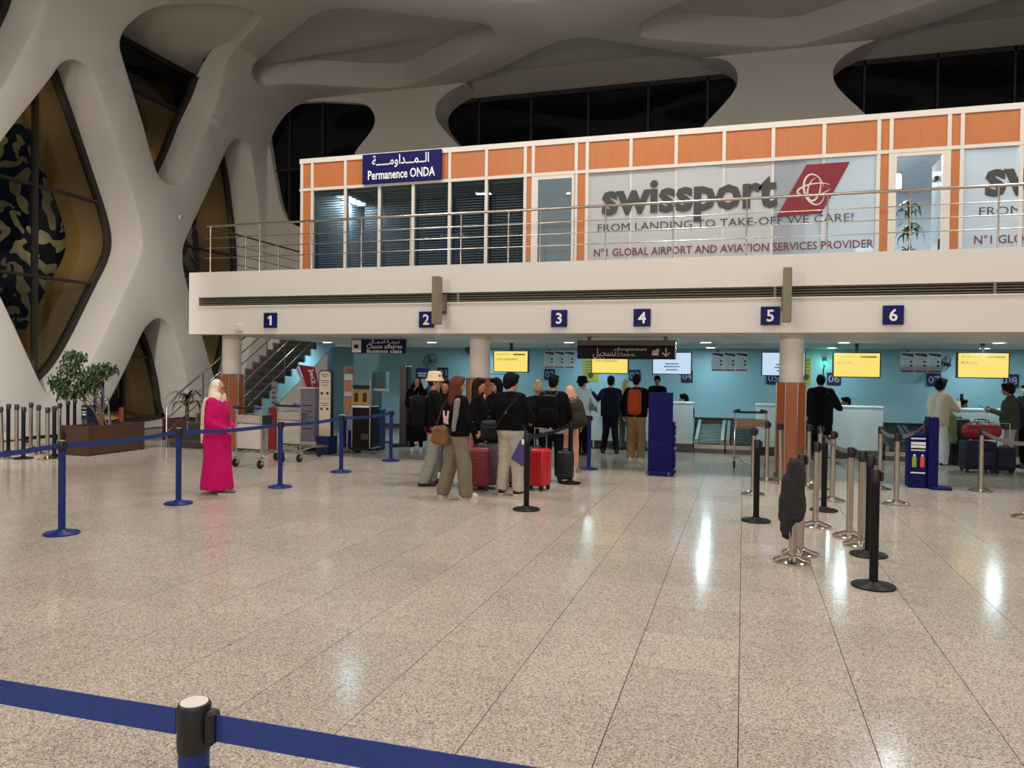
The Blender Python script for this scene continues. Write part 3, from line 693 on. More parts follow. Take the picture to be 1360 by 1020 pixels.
vinyl_set(lg2, dx2)
# office ceiling lamps
COOL = (.80, .93, 1.0)
for x, y, e, lab, sx in ((ony(468, 272, 16.0).x, 1.8, 60, 'bright tube light behind the office blinds', .34), (-6.1, 3.3, 12, 'dim ceiling light deep in the office', .4), (-1.0, 2.2, 80, 'ceiling light panel over the frosted office', .9), (2.55, 1.9, 150, 'ceiling light panel inside the open office door', .8), (4.0, 1.5, 90, 'ceiling light panel behind the second lettering', .9), (6.5, 2.2, 40, 'ceiling light panel in the last office', .9)):
    t = thing('ceiling_lamp', lab, 'lamp', (x, YO+y, ZT-.10), group='office ceiling lamps')
    dy = .55 if sx == .34 else .18; t.location.z -= .35 if sx == .34 else 0
    MB().span((-sx/2, -dy, 0), (sx/2, dy, .06)).build('housing', WHITE, t)
    MB().span((-sx/2+.03, -dy+.03, -.012), (sx/2-.03, dy-.03, 0)).build('diffuser', screenmat('lamp_diffuser_cool', (215, 240, 255), 9), t)
    l = lamp('office_light', 'AREA', (x, YO+y, t.location.z-.04), e, COOL, sx, size_y=.3)
# office furniture glimpsed through the glass
t = thing('air_conditioner', 'white wall-mounted air conditioner inside the open office door', 'air conditioner', (2.95, YO+2.6, 5.3)); m = MB(); m.rbox((-.2, 0, .17), (.24, .9, .34), .05, 2); m.build('casing', WHITE, t); MB().span((-.33, -.4, .02), (-.3, .4, .05)).build('flap', GREY, t); MB().span((-.34, -.38, .10), (-.315, .38, .115)).build('vent_line', GREY, t)
t = thing('cabinet', 'pale blue-white cabinet inside the open office door', 'cabinet', (2.55, YO+3.2, ZB)); MB().rbox((-.15, 0, .75), (.5, .5, 1.5), .01, 1).build('body', WHITE, t); MB().span((-.38, -.27, .05), (.08, -.25, 1.45)).build('door', CREAMI, t); MB().span((.02, -.29, .7), (.04, -.27, .9)).build('handle', BLACK, t)
t = thing('poster', 'blue poster on the charcoal screen in the office', 'poster', (-6.45, YO+2.18, 4.0)); MB().span((-.35, -.01, 0), (.35, .01, .95)).build('sheet', pm('poster_blue', (60, 78, 150), .5, var=.5, scale=3), t); MB().span((-.3, -.014, .72), (.3, -.011, .84)).build('title_band', WHITE, t)
t = thing('desk', 'dark office desk behind the blinds', 'desk', (-5.6, YO+1.2, ZB))
MB().span((-.8, -.35, .72), (.8, .35, .76)).build('desktop', DGREY, t)
for x in (-.72, .72): MB().span((x-.03, -.3, 0), (x+.03, .3, .72)).build('leg', DGREY, t)
t = thing('monitor', 'black monitor on the office desk', 'monitor', (-5.7, YO+1.15, ZB+.76)); MB().rbox((0, 0, .3), (.5, .05, .32), .01, 1).build('display', BLACK, t); MB().cone((0, 0, 0), (0, 0, .2), .03).build('stand', BLACK, t)
# tall dracaena in the doorway
def leafmesh(L, wd, droop, n=5):
    m = MB(); 
    for k in range(n):
        t = k/(n-1); x = L*t*math.cos(droop*t*.9); z = L*t*.55-droop*L*t*t*.8; wv = wd*math.sin(PI*min(1, .12+t*.88))*.9+.002
        m.v += [(x, -wv, z+wv*.25), (x, 0, z), (x, wv, z+wv*.25)]
    for k in range(n-1):
        a = 3*k; m.f += [(a, a+1, a+4, a+3), (a+1, a+2, a+5, a+4)]; m.mi += [0, 0]
    return m
LEAF = pm('dark_green_leaf', (46, 74, 34), .4, var=.4, scale=9); LEAF2 = pm('pale_edged_leaf', (92, 118, 62), .4, var=.4, scale=9)
BARK = pm('brown_bark', (84, 62, 44), .8, var=.25)
t = thing('dracaena_plant', 'tall dracaena with tufts of strappy leaves in the office doorway', 'plant', (2.72, YO+.55, ZB))
MB().lathe([(.13, 0), (.17, .02), (.19, .30), (.17, .30), (.16, .26)], 14).build('pot', pm('white_pot', (200, 198, 192), .4), t)
MB().tube([(0, 0, .25), (.02, .01, 1.0), (-.01, 0, 1.7)], [.02, .017, .012], 7).build('stem', BARK, t)
lmA, lmB = leafmesh(.42, .03, 1.3).mesh('leaf', LEAF), leafmesh(.38, .028, .9).mesh('leaf', LEAF2)
for k in range(72):
    l = link('leaf', lmA if k % 3 else lmB, t); z = (1.72, 1.35, .95, .6)[k % 4]+random.uniform(-.12, .06)
    l.location = (0, 0, z); l.rotation_euler = (0, random.uniform(-.9, -.1), k*2.4); l.scale = (random.uniform(.8, 1.15),)*3
# ------------------------------------------------------------------ check-in area under the mezzanine
xw0 = ony(469, 520, YW).x
tag(MB().span((xw0, YW, 0), (XR, YW+.12, ZS)).build('wall_checkin', TEAL), 'pale blue wall behind the check-in desks', 'wall', kind='structure')
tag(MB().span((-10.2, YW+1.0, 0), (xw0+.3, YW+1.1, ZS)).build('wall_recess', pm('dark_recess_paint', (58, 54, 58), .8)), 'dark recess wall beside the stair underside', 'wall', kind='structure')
tag(MB().span((xw0-.12, YW-1.3, 0), (xw0, YW+1.0, ZS)).build('wall_corner', pm('grey_blue_paint', (120, 150, 160), .7)), 'grey blue corner pier beside the recess', 'wall', kind='structure')
tag(MB().span((xw0, YW-.02, 0), (XR, YW, .12)).build('baseboard_checkin', DGREY), 'dark skirting along the pale blue wall', 'skirting', kind='structure')
DL = (.62, .92, 1.0)
dl = [(x, 16.45, r) for x, r in ((-9.72, 1), (-6.96, 1), (-3.70, 1), (-.77, 1), (1.9, 1), (4.6, 1), (7.4, 1))]+[(x, 19.6, 2) for x in (-6.9, -3.8, -.8, 2.0, 5.2, 8.0)]
nm = ['first', 'second', 'third', 'fourth', 'fifth', 'sixth', 'seventh']; cnt = {1: 0, 2: 0}
for x, y, r in dl:
    k = cnt[r]; cnt[r] += 1
    t = thing('downlight', 'round white soffit downlight, %s from the stair in the %s row' % (nm[k], 'front' if r == 1 else 'back'), 'lamp', (x, y, ZS-.012), group='soffit downlights')
    MB().lathe([(.10, .012), (.14, .010), (.145, 0), (.115, -.004), (.105, .004)], 24).build('ring', WHITE, t, 40)
    MB().lathe([(.104, -.002), (.104, .002)], 24).build('lens', screenmat('downlight_lens', (225, 250, 255), 22), t)
    lamp('downlight_beam', 'AREA', (x, y, ZS-.03), 21 if r == 1 else 21, DL, .18)
# columns
colx = [ony(308, 470, 13.35).x, ony(637.5, 470, 13.35).x, ony(1051.5, 470, 13.35).x]
for x, lab in zip(colx+[colx[2]+5.4], ('round column in cherry wood cladding beside the stair', 'round column in cherry wood cladding behind the waiting group', 'round column in cherry wood cladding behind the hanging coat', 'round column in cherry wood cladding past the last desk')):
    t = thing('column', lab, 'column', (x, 13.35, 0), group='mezzanine columns', kind='structure')
    MB().lathe([(.19, 1.5), (.19, ZS-.002)], 28).build('shaft', FASCIA, t, 50)
    n = 8; R = .245
    for k in range(n):
        a0, a1 = 2*PI*(k+.5)/n, 2*PI*(k+1.5)/n
        p = [(R*math.cos(a)*q, R*math.sin(a)*q) for a, q in ((a0, 1), (a1, 1), (a1, .93), (a0, .93))]
        MB().add([(a, b, z) for z in (.1, 1.57) for a, b in p], [(3, 2, 1, 0), (4, 5, 6, 7), (0, 1, 5, 4), (1, 2, 6, 5), (2, 3, 7, 6), (3, 0, 4, 7)]).build('panel', WOODD, t)
        MB().cone((R*math.cos(a0), R*math.sin(a0), .1), (R*math.cos(a0), R*math.sin(a0), 1.575), .012, n=6).build('trim_strip', STEEL, t)
    MB().lathe([(.25, 0), (.25, .1)], 8).build('plinth', GREY, t); MB().lathe([(.235, 1.57), (.2, 1.58)], 24).build('cap_ring', GREY, t)
# hanging business class sign
def board(px0, px1, py0, py1, y): a, b = ony(px0, (py0+py1)/2, y), ony(px1, (py0+py1)/2, y); z0, z1 = ony((px0+px1)/2, py1, y).z, ony((px0+px1)/2, py0, y).z; return a.x, b.x, z0, z1
x0, x1, z0, z1 = board(467.5, 539, 450.5, 469.5, 14.3); z1 = min(z1, ZS-.01); wd = x1-x0; hh = z1-z0
t = thing('hanging_sign', 'navy hanging sign lettered Classe affaires Business class', 'sign', ((x0+x1)/2, 14.3, z0))
MB().rbox((0, 0, hh/2), (wd, .08, hh), .006, 1).build('sign_board', NAVY, t)
MB().span((-wd/2+.02, -.045, .02), (-wd*.31, -.04, hh-.02)).build('icon_field', WHITE, t); MB().span((-wd*.44, -.047, hh*.36), (-wd*.36, -.045, hh*.62)).build('icon', NAVY, t)
text('Classe affaires', (wd*.12, -.043, hh*.49), w=wd*.66, h=.085, parent=t, bold=.006); text('Business class', (wd*.12, -.043, hh*.17), w=wd*.64, h=.075, parent=t, bold=.006)
text(AR_BUS, (wd*.12, -.043, hh*.80), w=wd*.56, h=.10, parent=t, bold=.012, name='arabic_lettering')
for x in (-wd*.4, wd*.4): MB().cone((x, 0, hh), (x, 0, hh+max(.008, ZS-z1)), .008, n=6).build('hanger', GREY, t)
# dark check-in direction sign
x0, x1, z0, z1 = board(767.5, 897, 452, 477, 14.0); z1 = min(z1, ZS-.05); wd = x1-x0; hh = z1-z0
SD = pm('near_black_sign', (18, 16, 26), .5, var=.05, spec=.15)
t = thing('hanging_sign', 'black check-in direction sign with grey top band and down arrow', 'sign', ((x0+x1)/2, 14.0, z0))
MB().rbox((0, 0, hh*.36), (wd, .09, hh*.72), .004, 1).build('sign_board', SD, t); MB().rbox((0, 0, hh*.86), (wd+.01, .10, hh*.28), .004, 1).build('top_band', pm('taupe_metal', (116, 104, 98), .4, .3), t)
MB().span((wd/2, -.05, 0), (wd/2+.012, .05, hh)).build('end_cap', STEEL, t)
PALE = pm('grey_lettering', (178, 172, 166), .5, var=0)
text(AR_CHECK, (-wd*.215, -.047, hh*.30), w=wd*.24, h=.20, mat=PALE, parent=t, bold=.004, name='arabic_lettering')
MB().span((-wd*.082, -.048, hh*.12), (-wd*.079, -.046, hh*.62)).build('divider', PALE, t)
text('Enregistrement', (wd*.072, -.047, hh*.50), w=wd*.29, h=.075, mat=PALE, parent=t); text('Check-in', (wd*.01, -.047, hh*.24), w=wd*.165, h=.062, mat=PALE, parent=t)
m = MB(); m.span((wd*.27, -.049, hh*.2), (wd*.335, -.046, hh*.36)); m.span((wd*.275, -.049, hh*.38), (wd*.31, -.046, hh*.46)); m.span((wd*.312, -.049, hh*.38), (wd*.34, -.046, hh*.54)); m.build('desk_pictogram', PALE, t)
m = MB(); ax = wd*.41; m.span((ax-.01, -.049, hh*.2), (ax+.01, -.046, hh*.6)); m.add([(ax, -.047, hh*.12), (ax+.075, -.047, hh*.34), (ax+.055, -.047, hh*.37), (ax, -.047, hh*.2), (ax-.055, -.047, hh*.37), (ax-.075, -.047, hh*.34)], [(0, 1, 2, 3), (0, 3, 4, 5)]); m.build('down_arrow', PALE, t)
for x in (-wd*.38, wd*.40): MB().span((x-.03, -.03, hh), (x+.03, .03, hh+max(.02, ZS-z1))).build('hanger', GREY, t)
# flight monitors over the desks
YEL = screenmat('monitor_yellow', (255, 228, 118), .95); WHS = screenmat('monitor_white', (205, 228, 255), .9); INK = pm('screen_ink', (150, 118, 40), .5, var=0); INKB = pm('screen_ink_grey', (110, 130, 160), .5, var=0)
mon = [(656, 701, 466, 494, 1, 'yellow flight monitor beside the second column', ''), (786, 834, 468, 496, 1, 'yellow flight monitor under the black check-in sign', ''), (867, 918, 468, 497, 0, 'white flight monitor under the end of the black sign', ''),
       (1012, 1069, 468, 499, 0, 'white flight monitor behind the third column', ''), (1107, 1169, 468.5, 501, 1, 'yellow flight monitor over desk plaque zero six', 'BERLIN'), (1272, 1340, 468.5, 502, 1, 'yellow flight monitor over desk plaque zero eight', 'BERLIN')]
for px0, px1, py0, py1, c, lab, dest in mon:
    ym = 17.0; x0, x1, z0, z1 = board(px0, px1, py0, py1, ym); z1 = min(z1, ZS-.06); wd, hh = x1-x0, z1-z0
    t = thing('flight_monitor', lab, 'monitor', ((x0+x1)/2, ym, z0), group='flight monitors')
    MB().rbox((0, .05, hh/2), (wd+.03, .10, hh+.02), .01, 1).build('casing', BLACK, t)
    MB().span((-wd/2+.008, -.006, .01), (wd/2-.008, -.001, hh-.01)).build('display', YEL if c else WHS, t)
    ink = INK if c else INKB
    if c:
        text('Enregistrement', (-wd*.22, -.009, hh*.84), w=wd*.4, h=.04, mat=ink, parent=t); text(dest or 'RYAN CASABLANCA', (-wd*.28 if dest else -wd*.1, -.009, hh*.6), w=wd*(.3 if dest else .6), h=.05, mat=ink, parent=t)
        MB().span((wd*.08, -.009, hh*.8), (wd*.42, -.008, hh*.86)).build('text_line', ink, t)
    else:
        for zz, ww in ((.7, .08), (.45, .34), (.32, .42), (.18, .3)): MB().span((-wd*ww/2, -.009, hh*zz), (wd*ww/2, -.008, hh*zz+.025)).build('text_line', ink, t)
    MB().span((-.03, .03, hh), (.03, .07, hh+max(.03, ZS-z1-.0))).build('hanger', BLACK, t)
# hung notice boards, desk plaques, small posters on the pale blue wall
PAPER = pm('pale_notice_paper', (205, 210, 216), .6, var=.04)
def notice(px0, px1, py0, py1, y, lab):
    x0, x1, z0, z1 = board(px0, px1, py0, py1, y); wd, hh = x1-x0, z1-z0
    t = thing('notice_board', lab, 'notice', ((x0+x1)/2, y, z0), group='hung baggage notices')
    MB().span((-wd/2, 0, 0), (wd/2, .03, hh)).build('sheet', PAPER, t)
    DS = pm('notice_dark_stripe', (52, 50, 78), .6); RS = pm('notice_red_stripe', (150, 70, 74), .6)
    for k in range(3):
        a = -wd/2+wd*k/3+.02; b = a+wd/3-.03
        MB().add([(a, -.003, hh*.80), (b, -.003, hh*.70), (b, -.003, hh*.84), (a, -.003, hh*.88)], [(0, 1, 2, 3)]).build('header_stripe', DS, t)
        MB().span((a, -.004, .01), (b, -.002, hh*.09)).build('footer_stripe', RS, t)
        for q in range(4): MB().span((a+.03, -.004, hh*(.60-.13*q)), (b-.06, -.002, hh*(.615-.13*q))).build('text_line', INKB, t)
        for q in (.28, .45): MB().span((b-.07, -.004, hh*q), (b-.02, -.002, hh*q+.04)).build('icon', DS, t)
    MB().span((-wd/2, -.004, hh*.93), (wd/2, -.001, hh)).build('title_band', pm('notice_title', (170, 170, 180), .6), t); MB().span((-wd*.36, -.006, hh*.93), (-wd*.28, -.004, hh)).build('logo_mark', DS, t)
    for x in (-wd*.4, wd*.4): MB().cone((x, .015, hh), (x, .015, hh+max(.02, ZS-z1)), .004, n=5).build('hanger', GREY, t)
notice(722.5, 763, 464, 489, 18.2, 'white baggage notice above desk plaque zero two'); notice(945, 993, 465.5, 493, 18.2, 'white baggage notice above the bare conveyor'); notice(1196, 1250, 465.5, 495, 18.2, 'white baggage notice above desk plaque zero seven')
PLQ = pm('plaque_navy', (26, 26, 66), .5, var=.05); PLT = pm('plaque_numeral', (170, 170, 190), .5, var=0)
for n, px0, px1, py0, py1, w_ in (('01', 581, 595, 488, 502, 'one behind the white hat'), ('02', 723, 737, 490, 504, 'two'), ('03', 835, 850, 491, 506, 'three'), ('04', 905, 920, 492, 507.5, 'four'), ('05', 1018, 1036, 494, 510, 'five'), ('06', 1098, 1117, 495, 511, 'six'), ('07', 1231, 1250, 496, 512.5, 'seven'), ('08', 1333, 1353, 497, 514.5, 'eight')):
    x0, x1, z0, z1 = board(px0, px1, py0, py1, YW-.03); wd, hh = x1-x0, z1-z0
    t = thing('desk_plaque', 'navy wall plaque with pale numeral zero %s' % w_, 'sign', ((x0+x1)/2, YW, z0), group='desk number plaques')
    MB().rbox((0, -.02, hh/2), (wd, .035, hh), .004, 1).build('plate', PLQ, t); text(n, (0, -.04, hh/2), w=wd*.78, h=hh*.58, mat=PLT, parent=t, name='numeral')
for px0, px1, py0, py1, lab in ((774, 795, 478, 507, 'olive yellow warning poster below the black check-in sign'), (1064, 1077, 475, 512, 'olive yellow warning poster beside the third column')):
    x0, x1, z0, z1 = board(px0, px1, py0, py1, YW-.02); wd, hh = x1-x0, z1-z0
    t = thing('poster', lab, 'poster', ((x0+x1)/2, YW, z0)); MB().span((-wd/2, -.012, 0), (wd/2, 0, hh)).build('sheet', pm('poster_olive', (172, 160, 60), .6), t)
    for q in range(5): MB().span((-wd*.35, -.015, hh*(.9-.13*q)), (wd*.35, -.012, hh*(.93-.13*q))).build('text_line', pm('poster_dark_ink', (70, 66, 30), .6), t)
    MB().lathe([(.08, 0), (.08, .004)], 14, T=Matrix.Translation((0, -.012, hh*.3)) @ Matrix.Rotation(PI/2, 4, 'X')).build('pictogram', pm('poster_dark_ink', (70, 66, 30), .6), t)
x0, x1, z0, z1 = board(552, 569, 489, 560, YW-.25); wd = x1-x0
t = thing('rollup_banner', 'blue roll-up banner with white text behind the woman in black', 'banner', ((x0+x1)/2, YW-.25, 0)); MB().span((-wd/2, -.01, .1), (wd/2, .01, z1)).build('sheet', pm('banner_blue', (36, 58, 140), .5, var=.1), t); MB().rbox((0, 0, .05), (wd+.06, .16, .1), .02, 2).build('base', GREY, t); MB().span((wd/2, -.02, .1), (wd/2+.08, .02, z1)).build('side_post', pm('blue_grey_post', (96, 112, 140), .4), t)
for q, ww in ((.90, .7), (.86, .6)): MB().span((-wd*ww/2, -.014, z1*q), (wd*ww/2, -.011, z1*q+.05)).build('text_line', WHITE, t)
MB().lathe([(.13, 0), (.15, .002), (.15, .006), (.13, .006)], 20, T=Matrix.Translation((.04, -.01, z1*.74)) @ Matrix.Rotation(PI/2, 4, 'X')).build('round_emblem', WHITE, t)
x0, x1, z0, z1 = board(648, 685, 496, 524, YW)
t = thing('wall_hatch', 'pale blue framed hatch on the wall behind the dark-haired man', 'hatch', ((x0+x1)/2, YW, z0)); wd, hh = x1-x0, z1-z0
MB().span((-wd/2+.04, -.015, .03), (wd/2-.04, 0, hh-.03)).build('leaf_panel', TEAL, t); m = MB(); m.span((-wd/2, -.03, 0), (-wd/2+.04, 0, hh)); m.span((wd/2-.04, -.03, 0), (wd/2, 0, hh)); m.span((-wd/2, -.03, hh-.04), (wd/2, 0, hh)); m.span((-wd/2, -.03, hh*.62), (wd/2, 0, hh*.66)); m.build('frame', pm('blue_grey_frame', (96, 130, 146), .5), t)
# wall fans, security lamp
def fan(px, py, lab, tilt):
    p = ony(px, py, YW-.35)
    t = thing('wall_fan', lab, 'fan', (p.x, YW, p.z)); MB().tube([(0, 0, 0), (0, -.12, .03), (0, -.25, 0)], .02, 6).build('arm', DGREY, t)
    T = Matrix.Translation((0, -.33, 0)) @ Matrix.Rotation(tilt, 4, 'Z') @ Matrix.Rotation(PI/2+.35, 4, 'X')
    m = MB()
    for r in (.20, .15, .10, .05):
        for z in (-.05, .05): m.tube([(r*math.cos(a), r*math.sin(a), z*(1-(r/.23)**2)) for a in [2*PI*k/20 for k in range(20)]], .004, 4, closed=True, T=T)
    m.tube([(.21*math.cos(a), .21*math.sin(a), 0) for a in [2*PI*k/24 for k in range(24)]], .008, 5, closed=True, T=T); m.build('cage', DGREY, t)
    m = MB()
    for k in range(3): m.add([(.02, -.015, 0), (.17, -.06, .02), (.18, .05, -.02), (.02, .02, 0)], [(0, 1, 2, 3)], T @ Matrix.Rotation(k*2*PI/3, 4, 'Z'))
    m.build('blade', GREY, t); MB().cone((0, 0, -.02), (0, 0, .12), .05, .04, T=T).build('motor', DGREY, t)
fan(571, 479, 'dark wall fan above the blue roll-up banner', .8); fan(622, 463, 'dark wall fan beside the second column', -.9); fan(1256, 483, 'dark wall fan beside the notice over plaque seven', .9)
p = ony(1095, 482, YW)
t = thing('indicator_lamp', 'glowing green indicator lamp with dangling cable on the wall', 'lamp', (p.x, YW, p.z)); MB().rbox((0, -.05, .09), (.09, .08, .1), .01, 1).build('housing', BLACK, t); MB().ball((0, -.06, 0), .045).build('lens', screenmat('green_glow', (40, 255, 160), 6), t); MB().tube([(0, -.05, -.04), (-.03, -.04, -.2), (.0, -.03, -.35), (-.09, -.03, -.6)], .012, 6).build('cable', BLACK, t)
lamp('green_glow_light', 'POINT', (p.x, YW-.16, p.z), 1.6, (.1, 1, .55), .04)

# ------------------------------------------------------------------ desks and baggage conveyors
CTR = pm('white_desk_laminate', (206, 220, 224), .4, var=.03); CTB = pm('taupe_desk_base', (110, 98, 92), .5)
def counter(px0, px1, lab, y=16.8, pt=None, pb=None):
    x0, x1 = ony(px0, 560, y).x, ony(px1, 560, y).x; wd = x1-x0; t = thing('check_in_desk', lab, 'desk', ((x0+x1)/2, y, 0), group='check-in desks')
    MB().rbox((0, .05, .62), (wd, .10, .86), .008, 1).build('front_panel', CTR, t); MB().rbox((0, .22, 1.07), (wd+.02, .46, .04), .008, 1).build('counter_top', CTR, t)
    MB().rbox((0, .62, .72), (wd-.1, .55, .04), .005, 1).build('worktop', CTR, t)
    for sx in (-1, 1): MB().span((sx*wd/2-.02*sx, .1, .02), (sx*wd/2-.06*sx, .9, .70)).build('side_panel', CTR, t)
    m = MB(); n = 8; vs = []
    for k in range(n+1): a = k/n; vs.append((-wd/2+wd*a, .06+.30*(1-a)**2 if True else 0))
    m.add([(x, y_, z) for z in (0, .19) for x, y_ in vs]+[(x, .8, z) for z in (0, .19) for x, y_ in vs], [(k, k+1, n+2+k, n+1+k) for k in range(n)]+[(n+1+k, n+2+k, 3*n+4+k, 3*n+3+k) for k in range(n)]); m.build('plinth', CTB, t)
    return t
counter(640, 712, 'white check-in desk hidden behind the waiting group'); counter(785, 853, 'white check-in desk where the man in the cap stands'); counter(858, 920, 'white check-in desk behind the plain blue stand'); counter(1004, 1064, 'white check-in desk behind the third column')
counter(1101, 1173, 'white check-in desk with the black-coated man'); counter(1262, 1345, 'white check-in desk behind the red bag')
BELT = pm('black_belt_rubber', (38, 44, 44), .6); BSLAT = pm('grey_belt_edge', (100, 108, 106), .4, .4)
def conveyor(px0, px1, lab, y=16.85):
    x0, x1 = ony(px0, 580, y).x, ony(px1, 580, y).x; t = thing('weigh_conveyor', lab, 'conveyor', ((x0+x1)/2, y, 0), group='baggage conveyors'); wd = x1-x0
    sl = Matrix.Rotation(math.atan2(.33, 1.5), 4, 'X')
    T = Matrix.Translation((0, .05, .2)) @ sl
    MB().box((0, .75, -.02), (wd-.16, 1.5, .03), T=T).build('belt', BELT, t)
    for k in range(13): MB().box((0, .06+k*.12, .003), (wd-.18, .035, .02), T=T).build('slat', BSLAT, t)
    for sx in (-1, 1): MB().box((sx*(wd/2-.04), .75, .03), (.07, 1.55, .16), T=T).build('side_rail', STEEL, t)
    m = MB(); m.span((-wd/2, 0, 0), (wd/2, .06, .1)); m.span((-wd/2, .05, 0), (wd/2, 1.6, .1)); m.build('plinth', CTB, t); MB().span((-wd/2, -.012, .1), (wd/2, .05, .19)).build('front_edge', STEEL, t)
conveyor(922, 962, 'weigh conveyor with ribbed black belt beside the blue stand desk'); conveyor(964, 1003, 'ribbed conveyor behind the baggage trolley'); conveyor(1176, 1215, 'ribbed conveyor beside the black-coated man desk'); conveyor(1217, 1258, 'ribbed conveyor behind the navy bag sizer'); conveyor(730, 782, 'ribbed conveyor behind the peach outfit')
t = thing('collector_conveyor', 'long dark collector conveyor along the pale blue wall', 'conveyor', (0, 19.2, 0)); MB().span((-7.5, -.35, .0), (12, -.3, .56)).build('front_panel', pm('conveyor_panel', (74, 78, 76), .35, .5), t); MB().span((-7.5, -.3, .5), (12, .35, .53)).build('belt', BELT, t); MB().span((-7.5, .35, 0), (12, .4, .62)).build('back_panel', DGREY, t)
for x in (-6, -3, -.55, 2.2, 5): MB().span((x-.3, -.365, .06), (x+.3, -.352, .52)).build('access_panel', STEEL, t)

# ------------------------------------------------------------------ stair up to the mezzanine
st = thing('staircase', 'dark open stair with stepped pale blue stringer rising behind the column', 'staircase', (0, 13.36, 0))
xl, xr_, ris, trd, ns = -11.7, -10.36, .168, .288, 17
for k in range(ns):
    MB().span((xl+.05, k*trd, (k+1)*ris-.05), (xr_-.05, (k+1)*trd+.03, (k+1)*ris)).build('tread', DGREY, st)
    MB().span((xl+.05, k*trd+.01, k*ris), (xr_-.05, k*trd+.025, (k+1)*ris-.05)).build('riser', pm('stair_riser', (54, 52, 50), .6), st)
poly = []
for k in range(ns): poly += [(k*trd, k*ris), (k*trd, (k+1)*ris+.02)]
poly += [(ns*trd, ns*ris+.02), (ns*trd, ns*ris-.32)]; poly += [(.45, -.0)]
TR = Matrix.Rotation(PI/2, 4, 'Z')
for x, mt in ((xr_, pm('stringer_blue', (150, 186, 198), .5)), (xl+.04, GREY)):
    MB().prism(poly, 0, .04, T=Matrix.Translation((x, 0, 0)) @ TR).build('stringer', mt, st)
MB().add([(xl, .5, 0), (xr_, .5, 0), (xr_, ns*trd, ns*ris-.34), (xl, ns*trd, ns*ris-.34)], [(0, 1, 2, 3)]).build('underside', pm('stair_underside', (132, 124, 122), .7), st)
for x, lab in ((xl, 'stair_handrail'), (xr_-.02, 'stair_handrail')):
    y1 = ns*trd; zr = lambda y: ris*y/trd
    pts = [(x, -.03, .0), (x, -.03, .86), (x, .05, .93)]+[(x, y, .95+zr(y)) for y in (.3, y1*.5, y1)]
    MB().tube(pts, .022, 8).build('handrail', STEEL, st, 60)
    for h in (.62, .34): MB().tube([(x, .0, h), (x, y1, h+zr(y1))], .013, 6).build('rail', STEEL, st, 60)
    for y in (1.1, 2.3, 3.5, 4.7): MB().cone((x, y, zr(y)), (x, y, zr(y)+.95), .02, n=8).build('post', pm('dark_steel', (96, 92, 90), .4, .8), st)
# ------------------------------------------------------------------ queue posts
SILV = pm('satin_steel_post', (192, 184, 174), .26, 1., var=.08); BELTB = pm('blue_belt_webbing', (26, 50, 118), .7, var=.12, scale=30); BELTG = pm('grey_belt_webbing', (120, 112, 106), .7)
WTOP = pm('worn_white_cap', (226, 214, 206), .6, var=.08, scale=20); CHRB = pm('polished_base', (206, 200, 194), .12, 1., var=.05)
GRP = {'blue': 'blue queue posts', 'black': 'black queue posts', 'silver': 'silver queue posts'}
SM = {}
def post_meshes(kind):
    if kind in SM: return SM[kind]
    pm_ = {'blue': BLUE, 'black': BLACKM, 'silver': SILV}[kind]; bm_ = {'blue': BLUE, 'black': BLACKM, 'silver': CHRB}[kind]
    base = MB().lathe([(.168, 0), (.17, .012), (.16, .02), (.06, .034), (.045, .05)] if kind != 'silver' else [(.165, 0), (.168, .014), (.155, .024), (.09, .045), (.05, .062)], 28).mesh('base', bm_, 40)
    pole = MB().cone((0, 0, .03), (0, 0, .845), .034, n=18, caps=False).mesh('pole', pm_, 60)
    head = MB().lathe([(.036, .84), (.0365, .845), (.0365, .94), (.034, .945)], 20).mesh('head', BLACK, 40)
    cap = MB().lathe([(.030, .9455), (.030, .9475)], 20).mesh('cap', BLACK if kind != 'blue' else WTOP, 40)
    clipm = MB(); clipm.rbox((.046, 0, .895), (.026, .034, .075), .006, 1); clipm = clipm.mesh('belt_clip', BLACK)
    SM[kind] = (base, pole, head, cap, clipm); return SM[kind]
def stanchion(p, kind, lab, rz=0, lean=(0, 0), clips=1):
    t = thing('queue_post', lab, 'queue post', (p.x, p.y, 0), rz, GRP[kind]); t.rotation_euler = (lean[0], lean[1], rz)
    for nme, me in zip(('base', 'pole', 'head', 'cap'), post_meshes(kind)): link(nme, me, t)
    for k in range(clips): c = link('belt_clip', post_meshes(kind)[4], t); c.rotation_euler = (0, 0, k*PI)
    return t
def belt(t, a, b, mat, sag=.02, h=.05, z=.895):
    # webbing from post a to post b, belonging to the post it is pulled from
    d = Vector((b.x-a.x, b.y-a.y, 0)); L = d.length; u = d/L; s = Vector((-u.y, u.x, 0))*.0015; m = MB(); n = 10; P = []
    for k in range(n+1):
        f = k/n; q = a+u*(.05+(L-.1)*f); zz = z-sag*4*f*(1-f); P.append((q, zz))
    vs = []
    for q, zz in P:
        for e in (1, -1):
            for hh in (-h/2, h/2): vs.append((q.x+s.x*e-t.location.x, q.y+s.y*e-t.location.y, zz+hh))
    fs = []
    for k in range(n):
        i = 4*k; j = i+4; fs += [(i, i+1, j+1, j), (i+2, j+2, j+3, i+3), (i+1, i+3, j+3, j+1), (i, j, j+2, i+2)]
    m.add(vs, fs); o = m.build('belt', mat, t)
    if t.rotation_euler.z: o.rotation_euler.z = -t.rotation_euler.z
    return o
P0 = Vector((-6.65, 4.2, 0)); B = [onz(82, 709), onz(237, 669), onz(372, 647), onz(453, 627), onz(519, 612)]
